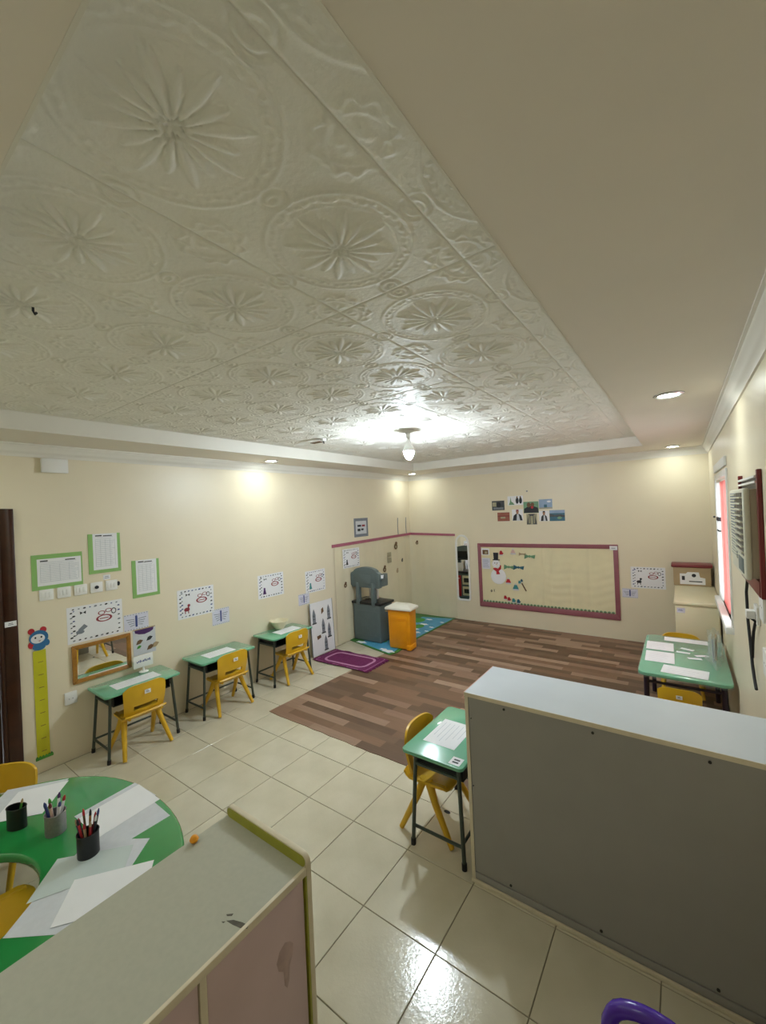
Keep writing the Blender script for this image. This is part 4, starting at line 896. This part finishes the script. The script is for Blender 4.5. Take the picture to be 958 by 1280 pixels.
# photographs on the back wall
def c4(x, y): return Bp(600+x*.12526, 600+y*.12526)
photos = [((125,205,245,305),'photo_dark','dark','small dark grey photograph at the outer end of the upper row'),((280,155,430,255),'paper','two','white picture with a green cut-out and two dark figures'),((440,212,585,332),'photo_green','pair','photograph of a dark seated pair on green, middle of the cluster'),((593,188,722,290),'photo_sky','sky','pale blue sky photograph with a small tower'),
          ((180,322,297,412),'photo_brick','brick','brick red photograph below the dark grey one'),((325,290,430,408),'paper','cloak','white picture of a cloaked figure in dark clothing, beside the brick red photograph'),((470,335,570,445),'photo_tan','tan','tan building photograph hanging lowest in the cluster'),((595,305,690,412),'paper','bust','white picture of a figure with a dark headscarf, beside the sea photograph'),((700,297,848,410),'photo_sea','sea','dark teal sea photograph, the widest of the cluster')]
for (x0, y0, x1, y1), bgc, kind, nm_ in photos:
    a = c4(x0, y1); b_ = c4(x1, y0); w_ = abs(b_[0]-a[0]); h_ = abs(b_[1]-a[1])
    t = wall_thing('wall_photo', nm_, 'photo', 'b', (a[0]+b_[0])/2, min(a[1], b_[1]), 'photographs above the pink framed board')
    MB().box(-w_/2, w_/2, -.0012, 0, 0, h_).build('print_paper', bgc, t)
    def pp(pts, c, y=-.0018, nm='print'): MB().plate([(x*w_/2, z*h_) for x, z in pts], y, -.0012).build(nm, c, t)
    if kind == 'dark': pp(rect(-.8,.8,.1,.3), 'ink_soft'); pp(ell(.1,.55,.35,.3), 'ink'); pp(rect(-.9,-.3,.4,.85), 'photo_tan', -.0016)
    if kind == 'two':
        pp([(-.85,.05),(-.1,.05),(-.3,.3),(-.5,.4),(-.6,.9),(-.7,.35)], 'photo_green')
        for x in (.25,.68): pp(ell(x,.48,.2,.34,12), 'ink'); pp(ell(x,.85,.1,.11,10), 'ink_brown', -.0022)
    if kind == 'pair': pp([(-1,.02),(1,.02),(.9,.45),(.3,.6),(-.3,.62),(-.9,.4)], 'ink'); pp(ell(-.3,.72,.25,.22), 'ink_brown', -.0022); pp(ell(.2,.72,.25,.2), 'ink_brown', -.0024); pp(ell(.15,.5,.18,.12), 'red', -.0026)
    if kind == 'sky': pp(rect(-1,1,.02,.14), 'photo_tan'); pp(rect(-.25,.2,.14,.45), 'photo_sea'); pp(ell(.5,.75,.3,.1), 'paper')
    if kind == 'brick': pp(rect(-1,1,.55,.62), 'maroon'); pp(rect(-.5,.3,.3,.5), 'photo_tan')
    if kind in ('cloak', 'bust'):
        k = 1 if kind == 'cloak' else .75
        pp([(-.9*k,.02),(.9*k,.02),(.7*k,.45),(.25*k,.62),(-.25*k,.62),(-.7*k,.45)], 'ink'); pp([(-.2*k,.02),(.45*k,.02),(.2*k,.6),(-.1*k,.6)], 'paper_grey', -.0022); pp(ell(0,.75,.22,.18), 'skin', -.0024); pp([(-.26,.7),(-.22,.97),(.22,.97),(.26,.7),(.18,.86),(-.18,.86)], 'ink_red' if kind == 'cloak' else 'ink', -.0028)
    if kind == 'tan': pp([(-.95,.02),(.95,.02),(.6,.98),(-.6,.98)], 'photo_dark'); pp(rect(-.25,.25,.02,.8), 'photo_tan', -.0022); pp(rect(-.6,-.4,.1,.9), 'photo_tan', -.0022); pp(rect(.4,.6,.1,.9), 'photo_tan', -.0022)
    if kind == 'sea': pp(rect(-1,1,.72,1), 'photo_sky'); pp([(-1,.7),(-.3,.55),(.4,.62),(1,.5),(1,.35),(-1,.4)], 'photo_dark'); pp(ell(.3,.28,.3,.12), 'photo_green', -.0022)
tag(MB().cyl((2.19,YB-.006,2.155),(2.19,YB,2.155),.012,n=10).build('wall_hook','ink_soft'), 'tiny dark hook above the cluster of photographs', 'hook')

# pink framed display board
BX0, BX1, BZ0, BZ1 = 1.335, 3.405, .272, 1.33
db = wall_thing('display_board', 'wide display board with a dusty pink frame and cream cloth lining', 'display board', 'b', (BX0+BX1)/2, BZ0)
w2, h2 = (BX1-BX0)/2, BZ1-BZ0; fs_, ft, fb = .058, .060, .085
for nm_, pts in (('frame_rail', [(-w2,0),(w2,0),(w2-fs_,fb),(-w2+fs_,fb)]), ('frame_rail', [(-w2,h2),(-w2+fs_,h2-ft),(w2-fs_,h2-ft),(w2,h2)]), ('frame_stile', [(-w2,0),(-w2+fs_,fb),(-w2+fs_,h2-ft),(-w2,h2)]), ('frame_stile', [(w2,0),(w2,h2),(w2-fs_,h2-ft),(w2-fs_,fb)])):
    MB().plate(pts, -.022, 0).build(nm_, 'mauve_frame', db, bevel=.004)
U, Vv = np.meshgrid(np.linspace(-1, 1, 120), np.linspace(0, 1, 60), indexing='ij')
X = U*(w2-fs_+.002); Z = fb-.002+Vv*(h2-ft-fb+.004)
R_ = np.clip((U+.15)*3, 0, 1)
Y = -.010 - R_*.0022*np.sin(Z*55+2.5*np.sin(X*4)+1.2*np.sin(X*11))*np.clip(1.25-2.2*np.abs(Z-.36), .1, 1)*np.abs(np.sin(X*4.6+.5)) - .007*np.exp(-((X-.12)/.014)**2) - .008*np.exp(-((X-.40)/.018)**2) - .007*np.exp(-((X-.02)/.014)**2) - .008*np.exp(-((X-.66)/.018)**2)
shell(np.stack([X, Y, Z], -1), -.0015).build('cloth_lining', 'cloth', db, smooth=True, angle=70)
m_ = MB(); n = 38
for k in range(n): 
    x = -w2+fs_+.03+(2*(w2-fs_)-.06)*k/(n-1); m_.plate([(x-.024,fb-.01),(x+.024,fb-.01),(x+.02,fb+.018),(x,fb+.032),(x-.02,fb+.018)], -.020-.0008*(k % 2), -.015)
m_.build('scalloped_trim', 'photo_green', db)
m_ = MB()
for k in range(n): x = -w2+fs_+.03+(2*(w2-fs_)-.06)*k/(n-1); m_.plate(ell(x, fb+.006, .010, .009, 8), -.0218, -.019)
m_.build('trim_dots', 'ink_brown', db)
tg = MB().box(w2-.10, w2-.005, -.0235, -.022, h2-.075, h2-.018).build('corner_label', 'paper', db); pm = MB(); pm.box(w2-.08,w2-.03,-.0242,-.0235,h2-.052,h2-.044); pm.build('label_print','ink_soft',tg)
def c5(x, y): return Bp(590+x*.1148, 670+y*.1148)
def board_item(name, label, cat, x, y, group=None): u, z = c5(x, y); return wall_thing(name, label, cat, 'b', u, z, group, .021)
sn = board_item('snowman', 'white paper snowman with a black hat and red scarf on the display board', 'decoration', 300, 525)
MB().plate(ell(0,.135,.128,.130,28), -.003, 0).build('body', 'paper', sn); MB().plate(ell(-.03,.335,.068,.068,22), -.004, 0).build('head', 'paper', sn)
MB().plate([(-.085,.395),(.035,.395),(.035,.41),(.005,.41),(.012,.52),(-.072,.52),(-.065,.41),(-.085,.41)], -.006, -.002).build('hat', 'ink', sn)
MB().plate([(-.09,.255),(-.05,.275),(.0,.26),(.03,.29),(.035,.32),(.055,.31),(.045,.25),(.01,.22),(.03,.17),(-.03,.165),(-.03,.21)], -.006, -.002).build('scarf', 'red', sn)
for x in (-.05,-.012): MB().plate(ell(x,.35,.008,.009,8), -.006, -.004).build('eye', 'ink', sn)
MB().plate([(-.035,.325),(.0,.318),(-.03,.335)], -.0065, -.004).build('nose', 'orange', sn)
it = board_item('small_photo', 'small framed photo in the upper corner of the display board', 'photo', 155, 205); MB().plate(rect(-.07,.07,0,.11), -.0012, 0).build('print_paper', 'paper', it); MB().plate(rect(-.05,.05,.01,.085), -.0018, -.0012).build('print', 'ink_brown', it); MB().plate(rect(-.01,.03,.02,.06), -.0022, -.0018).build('print', 'photo_tan', it)
it = board_item('note_sheet', 'pale lavender note with writing beside the paper snowman', 'note', 165, 355); MB().plate(rect(-.07,.07,0,.18), -.0012, 0).build('sheet', 'lavender', it)
pm = MB(); [pm.box(-.055,.05-.01*(k % 3),-.0018,-.0012,.03+.028*k,.036+.028*k) for k in range(5)]; pm.build('print', 'ink_soft', it)
def mitten(x, y, s, c, label, kind='mitten'):
    t = board_item('paper_'+kind, label, 'decoration', x, y, 'paper cut-outs on the display board')
    if kind == 'mitten': MB().plate([(-.03*s,0),(.03*s,0),(.034*s,.03*s),(.05*s,.045*s),(.045*s,.06*s),(.03*s,.055*s),(.025*s,.085*s),(0,.10*s),(-.025*s,.085*s),(-.034*s,.03*s)], -.003, 0).build('shape', c, t); MB().plate(rect(-.032*s,.032*s,0,.018*s), -.0045, -.001).build('cuff', 'paper_grey', t)
    elif kind == 'hat': MB().plate([(-.05*s,0),(.05*s,0),(.045*s,.03*s),(.02*s,.085*s),(-.02*s,.085*s),(-.045*s,.03*s)], -.003, 0).build('shape', c, t); MB().plate(ell(0,.095*s,.014*s,.014*s,10), -.0045, 0).build('pompom', 'paper_grey', t); MB().plate(rect(-.052*s,.052*s,-.006*s,.016*s), -.0045, -.001).build('brim', 'paper_grey', t)
    else: MB().plate([(-.055*s,0),(-.01*s,.022*s),(.01*s,.022*s),(.05*s,.005*s),(.06*s,.045*s),(.01*s,.036*s),(-.01*s,.036*s),(-.05*s,.055*s)], -.003, 0).build('shape', c, t); MB().plate(ell(0,.029*s,.013*s,.013*s,10), -.0045, -.001).build('knot', c, t)
mitten(325,210,.8,'red','red paper mitten beside the snowman\'s black hat'); mitten(455,195,.8,'pink_edge','pale pink paper hat at the top of the board','hat'); mitten(555,215,1.0,'tan','tan paper cut-out next to the pale pink hat','bow'); mitten(635,250,1.5,'photo_green','green paper bow at the top of the board','bow')
mitten(410,365,1.5,'photo_green','green paper bow touching the snowman\'s scarf side','bow'); mitten(515,370,1.5,'photo_sea','dark teal paper bow with a pink edge','bow'); mitten(405,515,.85,'red','red paper hat at the snowman\'s foot','hat'); mitten(485,585,.95,'teal','teal paper hat above the teal boots','hat')
mitten(372,690,.7,'red','red paper boot with its partner at the board\'s lower edge'); mitten(412,708,.7,'red','red paper boot, the lower of the red pair'); mitten(462,725,.75,'teal','teal paper boot, the lighter of the teal pair'); mitten(515,735,.75,'photo_sea','dark teal paper boot at the lower edge'); mitten(525,520,.55,'teal','small teal paper mitten above the teal hat'); mitten(548,500,.5,'photo_sea','small dark teal paper mitten above the stick')
it = board_item('paper_stick', 'dark brown paper stick slanting on the display board', 'decoration', 580, 600); MB().plate([(.02,0),(.035,.01),(-.03,.13),(-.045,.12)], -.003, 0).build('shape', 'ink_brown', it)
it = board_item('number_cutout', 'small dark number cut-outs low on the display board', 'decoration', 235, 615); o_ = ell(-.02,.03,.014,.02,12); m_ = MB(); ring(m_, o_, scaled(o_,.5), -.002, 0); m_.plate(rect(.022,.03,.02,.06), -.002, 0); m_.build('shape', 'ink', it)

# ================================================================== RIGHT WALL
AY = 2.79
ac = wall_thing('air_conditioner', 'beige window air conditioner with a louvred grille on the wall', 'air conditioner', 'r', AY, 1.55)
MB().box(-.28, .29, -.040, -.0, .0, .41).build('casing', 'ac_body', ac, bevel=.004)
fp = MB().box(-.29, .30, -.062, -.036, -.008, .415).build('front_panel', 'ac_front', ac, bevel=.010, seg=3)
MB().box(.03, .27, -.0635, -.0605, .10, .395).build('louvre_recess', 'kitchen_dark', fp)
for k in range(10): MB().box(.03, .27, -.072, -.060, .112+.0285*k, .119+.0285*k).build('louvre', 'ac_front', fp)
MB().box(-.27, .0, -.0635, -.0605, .06, .395).build('grille_recess', 'ink_soft', fp)
for k in range(22): MB().box(-.27, .0, -.068, -.060, .064+.0152*k, .071+.0152*k).build('grille_fin', 'ac_front', fp)
MB().box(.05, .25, -.0645, -.0605, .015, .085).build('control_flap', 'kitchen_grey', fp, bevel=.002)
fr_ = wall_thing('red_wood_surround', 'dark red wooden surround fixed around the air conditioner', 'wood frame', 'r', AY, 1.47)
MB().box(.325, .36, -.017, 0, 0, .575).build('side_board', 'red_wood', fr_, bevel=.003); MB().box(-.36, -.33, -.020, 0, 0, .575).build('side_board', 'red_wood', fr_, bevel=.003); MB().box(-.33, .325, -.020, 0, 0, .07).build('bottom_board', 'red_wood', fr_, bevel=.003)
MB().box(-.33, .325, -.006, 0, .49, .555).build('gap_shade', 'kitchen_dark', fr_)  # dark plate stands in for the shade of the open gap above the unit
for z in (.515, .54): MB().box(-.33, .325, -.022, -.004, z, z+.010).build('gap_bar', 'white', fr_)
# curtains in the window recess
def curtain_cloth(y0, y1, z0, z1, amp, n, pinch=None):
    U, Vv = np.meshgrid(np.linspace(0, 1, 64), np.linspace(0, 1, 24), indexing='ij')
    wv = 1-.35*np.exp(-((Vv-pinch)/.06)**2) if pinch else 1+0*Vv
    return shell(np.stack([amp*np.sin(U*2*PI*n)*wv, (y1-y0)*(U-.5)*wv, (z1-z0)*Vv], -1), .0012)
cu = thing('curtain', 'sheer red curtain hanging in the window recess', 'curtain', (XR+.012, 4.72, WZ0+.01)); curtain_cloth(4.46, 4.98, 0, 1.13, .008, 7).build('cloth', 'curtain', cu, smooth=True)
wc = thing('curtain', 'white gathered curtain with black ties at the side of the window', 'curtain', (XR+.006, 5.14, WZ0+.01)); curtain_cloth(5.0, 5.27, 0, 1.13, .014, 4, .68).build('cloth', 'sheer_white', wc, smooth=True)
for z, h_ in ((.76,.035),(.66,.012)): MB().box(-.022, .022, -.10, .10, z, z+h_).build('tie', 'ink', wc, bevel=.004)
MB().lathe([(0,-.012),(.012,0),(0,.012)],10,(-.03,.26,.79)).build('tieback_hook','ink',wc,smooth=True)
rod = wall_thing('curtain_box', 'white curtain box above the window', 'curtain box', 'r', 4.72, 2.115); MB().box(-.62, .62, -.018, 0, .055, .13).build('box', 'white', rod, bevel=.004)
# sockets and cords
def socket(y, z, w_, h_, label):
    t = wall_thing('wall_socket', label, 'socket', 'r', y, z); pl = MB().plate(rrect(-w_/2,w_/2,0,h_,.006), -.014, 0).build('plate', 'white', t, bevel=.002)
    for x in (-.02,.02): MB().cyl((x,-.0145,h_/2),(x,-.0135,h_/2),.003,n=8).build('pin_hole','ink',pl)
    return t
socket(2.70, 1.30, .10, .09, 'white wall socket holding the black power plug'); socket(2.50, 1.36, .12, .13, 'larger white wall box below the red surround'); socket(2.45, 1.12, .12, .12, 'white wall box lowest on the air conditioner wall')
pg = tag(MB().box(4.385, 4.420, 2.675, 2.725, 1.325, 1.365).build('power_plug', 'white', bevel=.005), 'white power plug in the socket below the air conditioner', 'plug')
cdm = MB().tube([(4.395,2.60,1.58)]+[tuple(hit(x, y, 0, 4.420)) for x, y in ((940,704),(935.5,716),(933.5,740),(935.5,775),(939,808),(941,830),(943.5,848),(946,862))], .007, 8).build('power_cord', 'rubber', parent=None, smooth=True); cdm.parent = ac; cdm.matrix_parent_inverse = (Matrix.Translation(ac.location) @ Matrix.Rotation(-PI/2, 4, 'Z')).inverted()
cdm = MB().tube([(4.392,2.70,1.335)]+[tuple(hit(x, y, 0, 4.418)) for x, y in ((945,777),(942.5,790),(941.5,804),(941.3,822))], .0065, 8).build('power_cord', 'rubber', smooth=True); cdm.parent = pg

# ================================================================== LAMPS AND CEILING FITTINGS
lb_ = thing('ceiling_bulb', 'bare bright white bulb in a ceiling holder', 'lamp', (2.055, 3.34, 0))
MB().lathe([(.055,ZT+.004),(.058,ZT-.012),(.045,ZT-.022),(.024,ZT-.03),(.024,ZT-.075),(.019,ZT-.08)][::-1], 24).build('holder', 'white', lb_, smooth=True)
MB().lathe([(.0515,2.494),(.0525,2.497),(.050,2.515),(.038,2.548),(.024,2.58),(.018,2.60),(.016,2.622)], 20).build('bulb_base', 'white', lb_, smooth=True)
MB().lathe([(.0520,2.494),(.047,2.472),(.039,2.448),(.027,2.428),(.014,2.418),(0,2.415)], 20).build('bulb_dome', 'bulb', lb_, smooth=True)
for k, (x, y, nm_) in enumerate(((.30,3.12,'round recessed downlight above the wall desks'),(.32,6.18,'round recessed downlight in the corner above the plastic lining'),(4.105,3.13,'round recessed downlight above the air conditioner'),(4.08,6.20,'round recessed downlight above the cream cabinet'),(.30,.05,'added downlight out of view above the brown door'),(1.45,-.13,'added downlight out of view above the open ends of the horseshoe table'),(2.75,-.13,'added downlight out of view above the low cabinet with pink doors'))):  # last three lamps are added out of view to brighten table and cabinet
    t = thing('downlight', nm_, 'lamp', (x, y, ZS), 0, 'recessed downlights')
    MB().lathe([(.062,-.001),(.082,-.001),(.082,-.006),(.066,-.011),(.062,-.006)], 28).build('trim_ring', 'chrome', t, smooth=True)
    MB().lathe([(.062,-.0055),(.04,-.0075),(0,-.008)], 28).build('lens', 'downlight', t, smooth=True)
fx = thing('ceiling_fitting', 'small open ceiling fitting with a hanging dark flap', 'ceiling fitting', (1.235, 3.03, ZT))
MB().cyl((.0,.0,-.03),(0,0,.004),.028,.032,16).build('base', 'white', fx, smooth=True); MB().box(-.16,-.02,-.025,.03,-.034,-.028).build('flap', 'ink_brown', fx); MB().tube([(0,0,-.03),(.01,0,-.055)], .006).build('wire_stub', 'ink', fx)
hk = MB().tube([(2.345,.46,ZT+.004),(2.345,.46,ZT-.02),(2.352,.463,ZT-.032),(2.36,.466,ZT-.028)], .004, 6).build('ceiling_hook', 'ink'); tag(hk, 'small dark hook in the embossed ceiling panels', 'hook')
